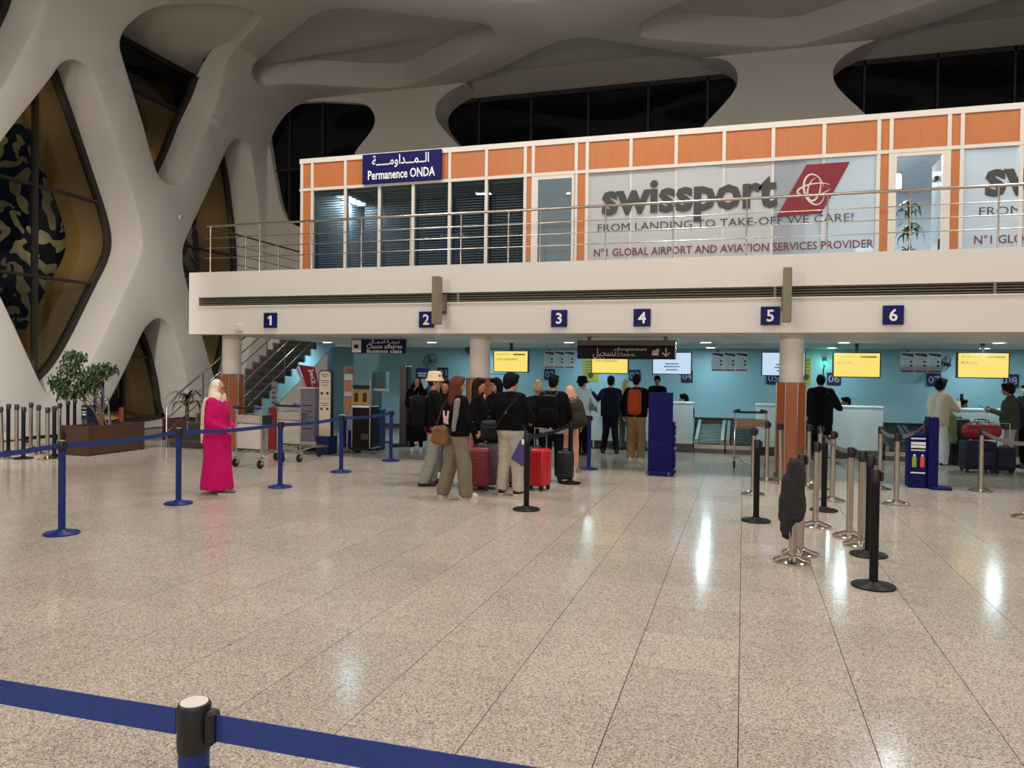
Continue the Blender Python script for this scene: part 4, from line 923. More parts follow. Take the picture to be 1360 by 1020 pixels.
bl = [stanchion(B[0], 'blue', 'blue queue post nearest the post cluster, in the blue belt line'), stanchion(B[1], 'blue', 'blue queue post right behind the woman in pink'), stanchion(B[2], 'blue', 'blue queue post in front of the baggage trolleys'), stanchion(B[3], 'blue', 'blue queue post in front of the white info totem'), stanchion(B[4], 'blue', 'last blue queue post, beside the woman in black')]
b0 = stanchion(P0, 'blue', 'blue queue post starting the belt line out of frame')
belt(b0, P0, B[0], BELTB, .03)
for i in range(4): belt(bl[i], B[i], B[i+1], BELTB, .025)
n0 = onz(258, 930, .95); n0.z = 0
nb = stanchion(n0, 'blue', 'large foreground blue queue post with worn white cap', .06, clips=1)
nl = stanchion(Vector((n0.x-1.9, n0.y+.02, 0)), 'blue', 'blue queue post out of frame beside the foreground post'); nr = stanchion(Vector((n0.x+2.0, n0.y+.06, 0)), 'blue', 'blue queue post out of frame ending the foreground belt')
belt(nb, n0, Vector((n0.x-1.9, n0.y+.02, 0)), BELTB, .008, .06); belt(nr, Vector((n0.x+2.0, n0.y+.06, 0)), n0, BELTB, .01, .06)
for z in (.80, .82):
    for s in (-1, 1): pass
MB().ball((.036, 0, .80), .005).build('screw', BLACK, nb); MB().ball((-.036, 0, .79), .005).build('screw', BLACK, nb)
b6 = stanchion(onz(782, 623), 'blue', 'dark blue queue post below the light blue hoodie')
k1 = stanchion(onz(699, 677), 'black', 'black queue post in front of the red suitcase'); k2 = stanchion(onz(757, 642), 'black', 'black queue post beside the small black suitcase')
belt(k2, onz(757, 642), onz(699, 677), BLACKM, .03)
R = dict(k3=(1004, 692), s1=(1000, 657), s2=(1067, 736), s3=(1083, 699), k4=(1094, 678), s4=(1102, 668), s5=(1128, 713), s6=(1137, 721), k5=(1153, 741), k6=(1160, 779), s7=(1168, 650), s8=(1190, 670), s9=(1302, 653), s10=(1364, 688), s11=(1018, 638), s12=(1037, 642), coat=(1052, 746), s13=(1076, 645), s14=(1083, 650))
R = {k: onz(*v) for k, v in R.items()}
L_ = dict(k3=('black', 'black queue post in front of the baggage trolley'), s1=('silver', 'silver queue post just behind the black one by the trolley'), s2=('silver', 'silver queue post directly behind the hanging coat'),
    s3=('silver', 'silver queue post between the coat and the black post'), k4=('black', 'black queue post in front of the white desk, belt attached'), s4=('silver', 'silver queue post just behind the black belted post'), s5=('silver', 'silver queue post of a tight pair, with grey belt'), s6=('silver', 'silver queue post of a tight pair, on a dull flat base'),
    k5=('black', 'black queue post behind the nearest black one'), k6=('black', 'nearest black queue post right of the coat'), s7=('silver', 'silver queue post at the desk corner, belt start'), s8=('silver', 'silver queue post between the desk and the navy bag sizer'), s9=('silver', 'silver queue post in front of the navy suitcases'), s10=('silver', 'silver queue post cut by the frame edge'),
    s11=('silver', 'silver queue post below the trolley handle'), s12=('silver', 'silver queue post leaning against the third column'), s13=('silver', 'silver queue post behind the coat, next to the column'), s14=('silver', 'silver queue post starting the grey belt beside the black coat man'))
R['s2'].x -= .03; R['s6'] += Vector((.03, -.10, 0)); R['k5'] += Vector((.02, .12, 0)); R['s4'] += Vector((.05, .2, 0)); R['s13'].x -= .03; R['s14'].x += .05
RO = {k: stanchion(R[k], v[0], v[1], random.uniform(-1, 1), lean=(0, -.03) if k == 's12' else (0, 0)) for k, v in L_.items()}
for k in RO: RO[k].rotation_euler.z = 0
belt(RO['s14'], R['s14'], R['k4'], BELTG, .03, .05, .90); belt(RO['k4'], R['k4'], R['s5'], BELTG, .03, .05, .90); belt(RO['s7'], R['s7'], R['s8'], BELTG, .03, .05, .90)
belt(RO['s9'], R['s9'], R['s10'], BELTG, .05, .05, .90); hz = onz(1231, 640)+Vector((.12, .75, 0)); hz.z = 0; stanchion(hz, 'silver', 'silver queue post hidden behind the navy bag sizer'); belt(RO['s8'], R['s8'], hz, BELTG, .06, .05, .90)
cp = stanchion(R['coat'], 'silver', 'silver queue post with a dull base, wearing the draped coat')
lc_ = [((3, 609), 'silver', 'leaning silver queue post at the frame edge'), ((11, 601), 'black', 'black queue post second from the frame edge'), ((22, 602), 'silver', 'silver queue post left of the thick black one'), ((31, 609), 'black', 'black queue post standing foremost in the cluster'), ((51, 603), 'silver', 'silver queue post alone right of the black one'), ((63, 610), 'silver', 'bright silver queue post foremost beside the planter'),
       ((72, 606), 'black', 'tall black queue post touching the planter'), ((79, 597), 'silver', 'silver queue post at the planter corner'), ((90, 590), 'black', 'black queue post behind the planter corner'), ((99, 586), 'black', 'black queue post behind the planter middle'), ((112, 578), 'silver', 'silver queue post behind the planter beside the banner'), ((41, 596), 'silver', 'silver queue post half hidden by the thick black one')]
for (px, py), kd, lab in lc_: stanchion(onz(px, py), kd, lab, lean=(0, -.05) if px == 3 else (0, 0))

# ------------------------------------------------------------------ soft shapes: fused capsules
def fuse(m, voxel, name, mat, parent=None, wrinkle=0., wscale=9., smooth=3, seed=0):
    me = m.mesh(name, mat); o = link(name, me); md = o.modifiers.new('fuse', 'REMESH'); md.mode = 'VOXEL'; md.voxel_size = voxel
    dg = bpy.context.evaluated_depsgraph_get(); me2 = bpy.data.meshes.new_from_object(o.evaluated_get(dg)); bpy.data.objects.remove(o); bpy.data.meshes.remove(me)
    bm = bmesh.new(); bm.from_mesh(me2)
    for _ in range(smooth): bmesh.ops.smooth_vert(bm, verts=bm.verts, factor=.5, use_axis_x=True, use_axis_y=True, use_axis_z=True)
    if wrinkle:
        bm.normal_update()
        for v in bm.verts:
            p = v.co*wscale+Vector((seed*3.1, seed*1.7, 0)); n = noise.noise(Vector((p.x, p.y, p.z*.55)))+.5*noise.noise(p*2.3); v.co += v.normal*n*wrinkle
    bm.to_mesh(me2); bm.free(); me2.name = name
    if not me2.materials: me2.materials.append(mat)
    for p in me2.polygons: p.use_smooth = True
    me2.update(); return link(name, me2, parent)
WOOL = pm('charcoal_boucle_wool', (42, 40, 42), .95, var=.98, scale=55, bump=.5)
t = thing('hanging_coat', 'dark grey woolly coat draped over a silver queue post', 'coat', (R['coat'].x-.02, R['coat'].y-.045, .26))
m = MB()
for a, b, ra, rb in (((.035, 0, .62), (.025, 0, .45), .075, .095), ((.02, 0, .45), (.03, -.01, .2), .095, .10), ((.04, 0, .5), (.07, .01, .22), .06, .065), ((-.03, 0, .5), (-.06, 0, .16), .055, .055), ((.0, -.02, .2), (-.045, -.02, .04), .075, .05), ((-.045, -.02, .05), (-.05, -.02, -.02), .045, .03)): m.caps(a, b, ra, rb)
fuse(m, .012, 'draped_cloth', WOOL, t, .012, 14); m = MB(); m.caps((-.06, -.02, .06), (-.03, -.03, -.03), .035, .022); fuse(m, .012, 'sleeve', pm('black_lining', (16, 15, 16), .9), t)
cp_head = MB()

# ------------------------------------------------------------------ baggage trolleys
TRP = pm('trolley_panel_white', (216, 208, 196), .5, var=.04); TGRIP = pm('purple_blue_grip', (48, 44, 100), .5)
def trolley(loc, rz, lab, panel=True, basket_mat=None):
    t = thing('baggage_trolley', lab, 'trolley', (loc.x, loc.y, 0), rz, 'baggage trolleys')
    for s in (-1, 1):
        MB().tube([(s*.27, 0, .13), (s*.27, 0, .95), (s*.27, -.05, 1.03)], .015, 8).build('upright', CHROME, t, 60)
        MB().tube([(s*.27, .0, .2), (s*.24, .35, .25), (s*.17, .85, .21), (s*.08, 1.0, .2)], .016, 8).build('base_tube', CHROME, t, 60)
        w_ = MB(); w_.lathe([(.05, -.018), (.075, -.014), (.078, 0), (.075, .014), (.05, .018)], 18, T=Matrix.Translation((s*.27, -.02, .078)) @ Matrix.Rotation(PI/2, 4, 'Y')); wo = w_.build('wheel', RUBBER, t, 40)
        MB().lathe([(.03, -.02), (.03, .02)], 12, T=Matrix.Translation((s*.27, -.02, .078)) @ Matrix.Rotation(PI/2, 4, 'Y')).build('hub', GREY, wo)
        m = MB(); m.rbox((s*.27, -.0, .16), (.07, .12, .035), .012, 2); m.span((s*.27-.03, -.03, .07), (s*.27-.024, .02, .16)); m.span((s*.27+.024, -.03, .07), (s*.27+.03, .02, .16)); m.build('caster_fork', CHROME, t)
        MB().caps((s*.27, -.05, 1.03), (s*.2, -.08, 1.05), .032).build('grip', TGRIP, t, 60)
        MB().span((s*.27-.012, .02, .74), (s*.27+.012, .26, .90)).build('basket_side', CHROME, t)
    MB().tube([(-.24, -.06, 1.02), (.24, -.06, 1.02)], .02, 8).build('push_bar', BLACK, t, 60)
    MB().tube([(-.08, 1.0, .2), (0, 1.02, .2), (.08, 1.0, .2)], .016, 8).build('nose_tube', CHROME, t, 60)
    MB().lathe([(.04, -.014), (.06, -.01), (.06, .01), (.04, .014)], 16, T=Matrix.Translation((0, .86, .06)) @ Matrix.Rotation(PI/2, 4, 'Y')).build('wheel', RUBBER, t, 40)
    MB().span((-.03, .84, .1), (.03, .88, .2)).build('caster_fork', BLACK, t)
    for y in (.25, .5, .72): MB().cone((-.24+.06*y, y, .235), (.24-.06*y, y, .235), .01, n=6).build('cross_bar', CHROME, t)
    bk = basket_mat or CHROME
    for z in (.74, .79, .84, .89): MB().tube([(-.26, .02, z), (-.25, .26, z+.02), (.25, .26, z+.02), (.26, .02, z)], .006, 5).build('basket_wire', bk, t)
    for k in range(9): x = -.24+.06*k; MB().tube([(x, .0, .74), (x, .26, .74), (x, .26, .9)], .004, 5).build('basket_wire', bk, t)
    MB().rbox((0, -.012, .83), (.5, .012, .13), .004, 1).build('basket_plate', bk if basket_mat else pm('trolley_notice', (190, 176, 164), .5, var=.5, scale=30), t)
    if panel:
        MB().rbox((0, -.005, .53), (.50, .014, .42), .006, 1).build('advert_panel', TRP, t); MB().span((-.25, -.02, .30), (.25, .01, .325)).build('panel_rail', DGREY, t)
    return t
a, b = onz(311, 619), onz(350, 623); mid = (a+b)/2; trolley(mid, math.atan2(b.y-a.y, b.x-a.x)*.5, 'baggage trolley with white panel beside the woman in pink')
b = onz(398, 614); trolley(Vector((b.x-.27, b.y+.06, 0)), -.15, 'baggage trolley with white panel in front of the slim red stand')
c = onz(1000, 629); trolley(Vector((c.x-.05, c.y+.62, 0)), PI+.08, 'bare baggage trolley with tan basket plate near the conveyors', False, pm('tan_basket_plate', (176, 140, 104), .5))

# ------------------------------------------------------------------ airline bag sizers and information stands
RED = pm('deep_red_panel', (140, 24, 34), .5, var=.06); LILAC = pm('lilac_grey_panel', (130, 128, 142), .5, var=.2, scale=14); CREAM = pm('cream_panel', (222, 210, 190), .5, var=.03); DK = pm('dark_ink', (44, 40, 38), .6, var=0)
def h_at(px, y0, p): return ony(px, y0, p.y).z
# deep-red header stand
p = onz(412, 598); t = thing('bag_sizer', 'grey bag sizer with tilted dark red header beside the info totem', 'bag sizer', (p.x, p.y, 0))
zt_ = h_at(408, 515, p); MB().rbox((.02, 0, zt_/2+.1), (.34, .30, zt_-.2), .01, 1).build('body', LILAC, t); MB().rbox((.02, 0, .06), (.4, .4, .1), .02, 1).build('base', BLACK, t)
hd = MB(); hd.prism([(-.28, zt_+.48), (.08, zt_+.44), (.20, zt_-.0), (-.08, zt_-.0)], -.02, .02); hd.build('header', RED, t)
text('Jet2.', (.045, -.025, zt_+.22), w=.36, h=.13, parent=t, turn=PI/2-.2, bold=.015); MB().prism([(-.34, zt_+.40), (-.29, zt_+.46), (-.10, zt_), (-.13, zt_-.03)], -.04, -.015).build('side_header', pm('pink_white_panel', (200, 170, 172), .5), t)
for q in range(5): MB().span((-.1, -.155, zt_*.35+.12*q), (.14, -.151, zt_*.35+.12*q+.02)).build('text_line', DK, t)
MB().rbox((.02, -.02, zt_+.0), (.4, .34, .03), .006, 1).build('rim', WHITE, t)
# slim lilac stand on red post
p = onz(362, 602); t = thing('info_stand', 'slim lilac panel on a dark red post behind the trolleys', 'info stand', (p.x, p.y, 0)); za, zb = h_at(364, 541, p), h_at(364, 507, p)
MB().rbox((.03, 0, (za+zb)/2), (.12, .04, zb-za), .01, 1).build('panel', LILAC, t); MB().rbox((0, .02, za/2), (.17, .12, za), .01, 1).build('post', RED, t)
for q in range(4): MB().span((-.01, -.024, za+.08+.1*q), (.07, -.021, za+.11+.1*q)).build('text_line', DK, t)
# white info totem
p = onz(432, 603); t = thing('info_totem', 'tall cream info totem with rounded top on a navy base', 'info totem', (p.x, p.y, 0)); z0, z1 = h_at(432, 579, p), h_at(432, 493, p)
def rtop(w, z0, z1, r, n=6): return [(-w, z0), (w, z0), (w, z1-r)]+[(w-r+r*math.cos(a), z1-r+r*math.sin(a)) for a in [PI/2*k/n for k in range(1, n+1)]]+[(-w+r-r*math.sin(a), z1-r+r*math.cos(a)) for a in [PI/2*k/n for k in range(n)]]+[(-w, z1-r)]
MB().prism(rtop(.15, z0-.02, z1+.02, .08), -.03, .05).build('rim', BLACK, t); MB().prism(rtop(.128, z0+.0, z1, .07), -.038, -.03).build('face', CREAM, t); MB().rbox((0, .05, z0/2), (.29, .34, z0), .01, 1).build('base', BLUE, t)
for q, w_ in ((.94, .16), (.91, .10), (.85, .2), (.82, .18), (.78, .16), (.5, .18), (.47, .12)): MB().span((-w_/2, -.041, z0+(z1-z0)*q), (w_/2, -.039, z0+(z1-z0)*q+.012)).build('text_line', DK, t)
for q in (.70, .62, .54): MB().span((-.12, -.041, z0+(z1-z0)*q-.05), (.12, -.039, z0+(z1-z0)*q-.046)).build('rule', DK, t)
for x in (-.07, .06):
    for q in (.66, .42): MB().rbox((x, -.04, z0+(z1-z0)*q), (.05, .004, .05), .002, 1).build('pictogram', DK, t)
# navy bin unit and orange poster frame behind the totem
p = onz(447, 596); t = thing('poster_stand', 'glass poster frame with orange and white sheets behind the totem', 'poster stand', (p.x, p.y+.5, 0)); p = p+Vector((0, .5, 0)); z0, z1 = h_at(447, 552, p), h_at(447, 486, p)
MB().rbox((.0, 0, (z0+z1)/2), (.24, .02, z1-z0), .004, 1).build('frame', STEEL, t); OR = pm('orange_poster', (214, 150, 104), .5, var=.3, scale=12)
for k, (q0, q1, mt) in enumerate(((.72, .84, WHITE), (.50, .71, OR), (.40, .49, WHITE), (.05, .38, OR))): MB().span((-.1, -.014, z0+(z1-z0)*q0), (.1, -.011, z0+(z1-z0)*q1)).build('sheet', mt, t)
MB().span((-.14, -.12, 0), (.14, .12, z0)).build('cabinet', BLUE, t); MB().rbox((-.02, -.02, z0+.02), (.3, .28, .03), .01, 1).build('tray', WHITE, t)
# dark self-service sizer with gold panel
p = onz(482, 602); t = thing('bag_sizer', 'dark wheeled bag sizer with gold instruction panel', 'bag sizer', (p.x, p.y, 0)); z1 = h_at(482, 505, p); zg0, zg1 = h_at(482, 537, p), h_at(482, 518, p)
for x in (-.2, .2): MB().cone((x, -.1, .08), (x, -.1, z1), .014, n=8).build('post', STEEL, t)
MB().tube([(-.2, -.1, z1), (.2, -.1, z1)], .012, 6).build('top_bar', STEEL, t); MB().span((-.19, -.11, zg1+.02), (.19, -.09, zg1+.1)).build('title_plate', BLACK, t); MB().span((-.19, -.115, zg0), (.19, -.09, zg1)).build('gold_panel', pm('gold_panel', (176, 134, 66), .5, var=.2, scale=10), t)
for x in (-.1, .09): MB().rbox((x, -.117, (zg0+zg1)/2), (.09, .006, .18), .002, 1).build('pictogram', DK, t)
MB().rbox((0, .1, zg0/2+.02), (.40, .42, zg0-.1), .02, 1).build('bag_bin', BLACKM, t); MB().span((-.19, -.12, zg0-.06), (.19, -.1, zg0-.02)).build('notice_strip', WHITE, t); MB().rbox((.1, -.12, .35), (.16, .01, .12), .003, 1).build('label_plate', DGREY, t)
MB().rbox((0, .1, .10), (.5, .5, .06), .02, 1).build('base', BLACK, t)
for x in (-.2, .2): MB().lathe([(.03, -.012), (.04, 0), (.03, .012)], 12, T=Matrix.Translation((x, -.1, .04)) @ Matrix.Rotation(PI/2, 4, 'Y')).build('wheel', STEEL, t)
p = onz(497.5, 598); t = thing('leaflet_stand', 'narrow navy stand touching the dark wheeled sizer', 'stand', (p.x+.05, p.y+.15, 0)); z1 = h_at(498, 543, p); MB().rbox((0, 0, z1/2), (.10, .3, z1), .01, 1).build('body', BLUE, t); MB().span((-.04, -.156, z1*.7), (.04, -.151, z1*.9)).build('label_plate', WHITE, t)
p = onz(463, 601); t = thing('rope_post_stand', 'grey steel uprights with white sign beside the dark sizer', 'stand', (p.x-.03, p.y+.1, 0)); z1 = h_at(461, 536, p); 
for x in (-.06, .10): MB().cone((x, 0, .03), (x, 0, z1), .02, n=8).build('upright', STEEL, t)
MB().span((-.06, -.02, z1*.45), (.1, .0, z1*.8)).build('plate', pm('pale_blue_plate', (140, 160, 176), .5), t); MB().rbox((.02, 0, .02), (.34, .3, .04), .01, 1).build('base', GREY, t)
# teal totem and grey gate pillar against the wall
p = onz(503, 588); t = thing('info_totem', 'teal grey totem with head panel in front of the blue wall', 'totem', (p.x, p.y, 0)); z1 = h_at(503, 494, p); zm = h_at(503, 516, p); TG = pm('teal_grey_metal', (96, 128, 134), .45)
MB().rbox((-.02, 0, zm/2), (.26, .16, zm), .01, 1).build('body', TG, t); MB().rbox((.03, 0, (z1+zm)/2+.01), (.36, .18, z1-zm), .01, 1).build('head_panel', pm('teal_grey_dark', (84, 116, 122), .45), t); MB().span((-.1, -.1, zm-.05), (.3, -.085, zm)).build('shelf', WHITE, t); MB().rbox((0, 0, .02), (.44, .34, .04), .01, 1).build('foot', BLACK, t)
p = onz(537, 592); t = thing('gate_pillar', 'tall grey gate pillar beside the woman in black', 'pillar', (p.x, p.y, 0)); z1 = h_at(537, 486, p); MB().rbox((0, 0, z1/2), (.16, .22, z1), .01, 1).build('housing', pm('grey_brown_metal', (112, 104, 108), .45, .3), t); MB().rbox((.1, 0, z1/2), (.05, .2, z1), .01, 1).build('edge_strip', BLACK, t); MB().rbox((0, -.06, .02), (.5, .42, .04), .01, 1).build('foot', BLACK, t)
# plain blue stand in front of the desks
p = onz(877, 632); t = thing('bag_sizer', 'tall plain blue bag sizer stand seen from behind', 'bag sizer', (p.x, p.y, 0)); z1 = h_at(877, 522, p); DB = pm('deep_blue_panel', (16, 16, 84), .6, var=.05, spec=.15)
MB().rbox((-.01, .0, z1/2+.03), (.40, .03, z1-.04), .006, 1).build('back_panel', DB, t); MB().span((-.2, -.018, z1*.38), (.19, -.0155, z1*.385)).build('seam', BLACK, t); MB().rbox((.04, .18, .5), (.36, .3, .78), .01, 1).build('bag_bin', DB, t); MB().rbox((0, .12, .05), (.46, .4, .05), .01, 1).build('base', DB, t)
for k in range(6): MB().span((.222, .06, .34+.1*k), (.226, .30, .37+.1*k)).build('label_strip', WHITE if k % 2 else GREY, t)
for x in (-.2, .14): MB().lathe([(.03, -.012), (.04, 0), (.03, .012)], 12, T=Matrix.Translation((x, -.06, .04)) @ Matrix.Rotation(PI/2, 4, 'Y')).build('wheel', GREY, t)
# navy bag sizer with labels
p = onz(1218, 648); t = thing('bag_sizer', 'navy bag sizer with white text and two bottle pictures', 'bag sizer', (p.x, p.y, 0)); z1 = h_at(1218, 576, p); z2 = h_at(1235, 554, p)
MB().rbox((0, .12, z1/2), (.25, .28, z1), .01, 1).build('bag_bin', DB, t); MB().rbox((.205, .10, z2/2), (.14, .30, z2), .01, 1).build('tall_panel', DB, t); MB().rbox((.3, .0, .02), (.3, .3, .04), .015, 1).build('foot', DB, t); MB().rbox((.41, -.04, .03), (.1, .06, .05), .02, 2).build('foot_pad', BLACK, t)
for q, hh in ((.90, .02), (.80, .04), (.74, .04), (.69, .015), (.27, .02)): MB().span((-.1, -.024, z1*q), (.1, -.021, z1*q+hh)).build('text_line', WHITE, t)
for x, cc in ((-.05, (150, 160, 50)), (.06, (210, 80, 50))):
    m = MB(); m.rbox((x, -.022, z1*.48), (.06, .008, .16), .01, 1); bo = m.build('bottle_picture', pm('bottle_%d' % cc[0], cc, .5), t); MB().rbox((x, -.022, z1*.48+.10), (.03, .008, .03), .004, 1).build('bottle_cap', WHITE, bo)
MB().lathe([(.02, 0), (.02, .004)], 10, c=(.205, .1, z2)).build('top_disc', WHITE, t)
# small dark sizer and blue airline banner behind the planter
p = onz(131, 592); t = thing('rollup_banner', 'blue banner with vertical white lettering behind the planter', 'banner', (p.x, p.y, 0)); z0, z1 = .1, h_at(131, 506, p)
MB().rbox((0, 0, (z0+z1)/2), (.26, .04, z1-z0), .004, 1).build('sheet', pm('banner_navy', (30, 38, 110), .5), t); MB().rbox((0, 0, .05), (.36, .2, .1), .02, 1).build('base', GREY, t); text('RYANAIR', (.02, -.023, z1*.72), w=.62, h=.12, parent=t, turn=-PI/2, bold=.02)
p = onz(116.5, 594); t = thing('bag_sizer', 'small dark bag sizer with white labels behind the planter', 'bag sizer', (p.x, p.y, 0)); z1 = h_at(116, 538, p); MB().rbox((0, 0, z1/2), (.16, .2, z1), .01, 1).build('body', pm('dark_navy_plastic', (24, 26, 48), .5), t)
for q in (.95, .86, .80): MB().span((-.05, -.105, z1*q-.03), (.06, -.101, z1*q)).build('label', WHITE, t)
for x in (-.04, .04): MB().span((x-.015, -.105, z1*.55), (x+.015, -.101, z1*.66)).build('pictogram', GREY, t)

# ------------------------------------------------------------------ planters and plants
PLB = woodmat('dark_brown_planter_wood', (58, 36, 26), (72, 46, 34), .5)
def planter(x0, x1, y0, y1, h, lab, name='planter_box', mat=PLB):
    t = thing(name, lab, 'planter', ((x0+x1)/2, (y0+y1)/2, 0)); w_, d_ = (x1-x0)/2, (y1-y0)/2
    for a, b in (((-w_, -d_, .02), (w_, -d_+.03, h)), ((-w_, d_-.03, .02), (w_, d_, h)), ((-w_, -d_+.03, .02), (-w_+.03, d_-.03, h)), ((w_-.03, -d_+.03, .02), (w_, d_-.03, h))): MB().span(a, b).build('side_board', mat, t)
    for sx in (-1, 1):
        for sy in (-1, 1): MB().span((sx*w_-.03, sy*d_-.03, 0), (sx*w_+.03, sy*d_+.03, h+.01)).build('corner_post', mat, t)
    MB().span((-w_+.03, -d_+.03, h*.7), (w_-.03, d_-.03, h*.86)).build('soil', pm('dark_soil', (40, 32, 26), .95), t); return t
a, b, c = onz(86, 601), onz(117, 606), onz(177, 601)
pb = planter(b.x-.62, b.x, b.y, b.y+1.35, .56, 'dark brown planter box beside the post cluster'); px_, py_ = b.x-.31, b.y+.67
FOL = pm('ficus_foliage', (50, 66, 34), .5, var=.5, scale=6); FOL2 = pm('dark_palm_foliage', (40, 48, 28), .5, var=.4, scale=6)
def foliage(blobs, n, size, seed, drop=.6):
    rnd = random.Random(seed); m = MB()
    for k in range(n):
        c, r = blobs[k % len(blobs)]; v = Vector((rnd.gauss(0, 1), rnd.gauss(0, 1), rnd.gauss(0, 1))).normalized()*(rnd.random()**.5)
        p = Vector(c)+Vector((v.x*r[0], v.y*r[1], v.z*r[2])); T = Matrix.Translation(p) @ Matrix.Rotation(rnd.uniform(0, 2*PI), 4, 'Z') @ Matrix.Rotation(rnd.uniform(.2, .2+drop*2), 4, 'Y'); L = size*rnd.uniform(.7, 1.2); w_ = L*.2
        m.add([(0, 0, 0), (L*.35, -w_, .01), (L*.35, w_, .01), (L*.7, -w_*.8, -.01), (L*.7, w_*.8, -.01), (L, 0, -.03)], [(0, 1, 2), (1, 3, 4, 2), (3, 5, 4)], T)
    return m
tr = thing('ficus_tree', 'slender potted tree with loose green crown in the planter box', 'tree', (px_, py_, .45))
g = lambda px, py: ony(px, py, py_)-Vector((px_, py_, .45))
cr = [g(95, 490), g(80, 505), g(118, 497), g(132, 492), g(98, 473), g(108, 515), g(88, 520), g(140, 490), g(118, 510)]
tag(foliage([(c_, (.26, .26, .17)) for c_ in cr], 1500, .11, 3).build('foliage', FOL, tr), kind='stuff')
for k, c_ in enumerate(cr[:7]): MB().tube([(random.uniform(-.1, .2), 0, 0), (c_.x*.35+.05, 0, c_.z*.55), (c_.x*.8, random.uniform(-.1, .1), c_.z*.85), c_], [.016, .012, .008, .004], 6).build('stem', BARK, tr, 60)
t = thing('easel', 'thin grey metal tripod easel standing in the planter', 'easel', (ony(131, 560, py_).x, py_+.2, .45))
for a, b in (((-.12, -.05, 0), (.0, 0, .62)), ((.12, -.05, 0), (.02, 0, .62)), ((0, .12, 0), (.01, .02, .62)), ((-.2, 0, .9), (.02, 0, .5))): MB().cone(a, b, .012, n=6).build('leg', GREY, t)
p = onz(161, 590); t = thing('bollard', 'slim red bollard behind the planter end', 'bollard', (p.x, p.y, 0)); z1 = h_at(161, 541, p); MB().lathe([(.05, 0), (.05, z1-.02), (.035, z1)], 16).build('post', pm('signal_red', (170, 50, 36), .5), t, 40); MB().tube([(-.05, 0, z1-.1), (-.14, 0, z1-.13)], .01, 6).build('arm', pm('signal_red', (170, 50, 36)), t)
p = onz(222, 586); pb2 = planter(p.x-.35, p.x+.35, p.y+.3, p.y+1.0, .5, 'dark planter with a drooping palm beside the stair foot', mat=pm('dark_red_brown_planter', (62, 34, 28), .5))
t = thing('palm_plant', 'drooping dark palm in the planter by the stair', 'plant', (p.x, p.y+.65, .42))
pl = leafmesh(.85, .045, 1.2, 7).mesh('frond', FOL2, 60)
for k in range(22): l = link('frond', pl, t); l.rotation_euler = (0, random.uniform(-1.2, -.3), k*2.4); l.location = (0, 0, .28+random.uniform(0, .25)); l.scale = (random.uniform(.6, 1.),)*3
MB().cone((0, 0, 0), (0, 0, .5), .05, .04, n=8).build('trunk', BARK, t)

# ------------------------------------------------------------------ luggage
def suitcase(p, rz, lab, w_, d_, h, mat, ribs='v', ext=0., soft=False, z=0., group='suitcases', cat='suitcase'):
    t = thing('suitcase', lab, cat, (p.x, p.y, z), rz, group); b = .06
    MB().rbox((0, 0, b+(h-b)/2), (w_, d_, h-b), .05 if not soft else .03, 3).build('shell', mat, t, 50)
    if ribs == 'v':
        for k in range(7): x = -w_*.38+w_*.76*k/6; MB().rbox((x, 0, b+(h-b)/2), (w_*.05, d_+.012, (h-b)*.86), .005, 1).build('rib', mat, t)
    elif ribs == 'h':
        for k in range(15): zz = b+.05+(h-b-.1)*k/14; MB().rbox((0, 0, zz), (w_+.012, d_+.012, .016), .006, 1).build('rib', mat, t)
    elif ribs == 'pocket':
        MB().rbox((0, -d_/2-.02, b+h*.36), (w_*.8, .05, h*.48), .02, 2).build('pocket', mat, t); MB().rbox((0, -d_/2-.015, b+h*.76), (w_*.78, .04, h*.2), .015, 2).build('pocket', mat, t)
    MB().rbox((0, -d_*.02, b+(h-b)/2), (w_+.006, .012, h-b-.08), .003, 1).build('zip_band', BLACK, t)
    for sx in (-1, 1):
        for sy in (-1, 1):
            wo = MB().lathe([(.02, -.018), (.03, -.012), (.03, .012), (.02, .018)], 12, T=Matrix.Translation((sx*(w_/2-.05), sy*(d_/2-.04), .03)) @ Matrix.Rotation(PI/2, 4, 'Y')).build('wheel', BLACK, t, 40)
            MB().span((sx*(w_/2-.05)-.025, sy*(d_/2-.04)-.02, .035), (sx*(w_/2-.05)+.025, sy*(d_/2-.04)+.02, b+.01)).build('fork', BLACK, wo)
    MB().tube([(-.08, 0, h-.005), (-.07, 0, h+.025), (.07, 0, h+.025), (.08, 0, h-.005)], .011, 6).build('top_handle', BLACK, t)
    if ext: MB().tube([(-.1, d_/2-.03, h-.02), (-.1, d_/2-.03, h+ext), (.1, d_/2-.03, h+ext), (.1, d_/2-.03, h-.02)], .010, 6).build('telescopic_handle', CHROME, t)
    return t
SR = pm('wine_red_shell', (128, 34, 44), .4, var=.08); SRED = pm('bright_red_shell', (196, 26, 40), .35, var=.05); SBLK = pm('black_shell', (24, 24, 27), .45); STAN = pm('tan_shell', (168, 142, 112), .5); SNAV = pm('navy_fabric', (24, 26, 52), .75, var=.15)
FLO = pm('black_white_floral', (90, 88, 90), .5, var=.95, scale=28)
suitcase(onz(628, 653)+Vector((.03, .15, 0)), .35, 'wine red ribbed suitcase beside the walking woman', .32, .24, .62, SR, 'h', .0)
suitcase(onz(649, 650)+Vector((0, .12, 0)), .1, 'black and white floral suitcase between red and tan ones', .42, .26, .66, FLO, None, .25)
suitcase(onz(667, 650)+Vector((.1, .38, 0)), -.1, 'tan ribbed suitcase behind the man in beige trousers', .36, .24, .60, STAN, 'h')
suitcase(onz(712, 650), -.25, 'bright red suitcase behind the black queue post', .38, .28, .60, SRED, 'v', .28)
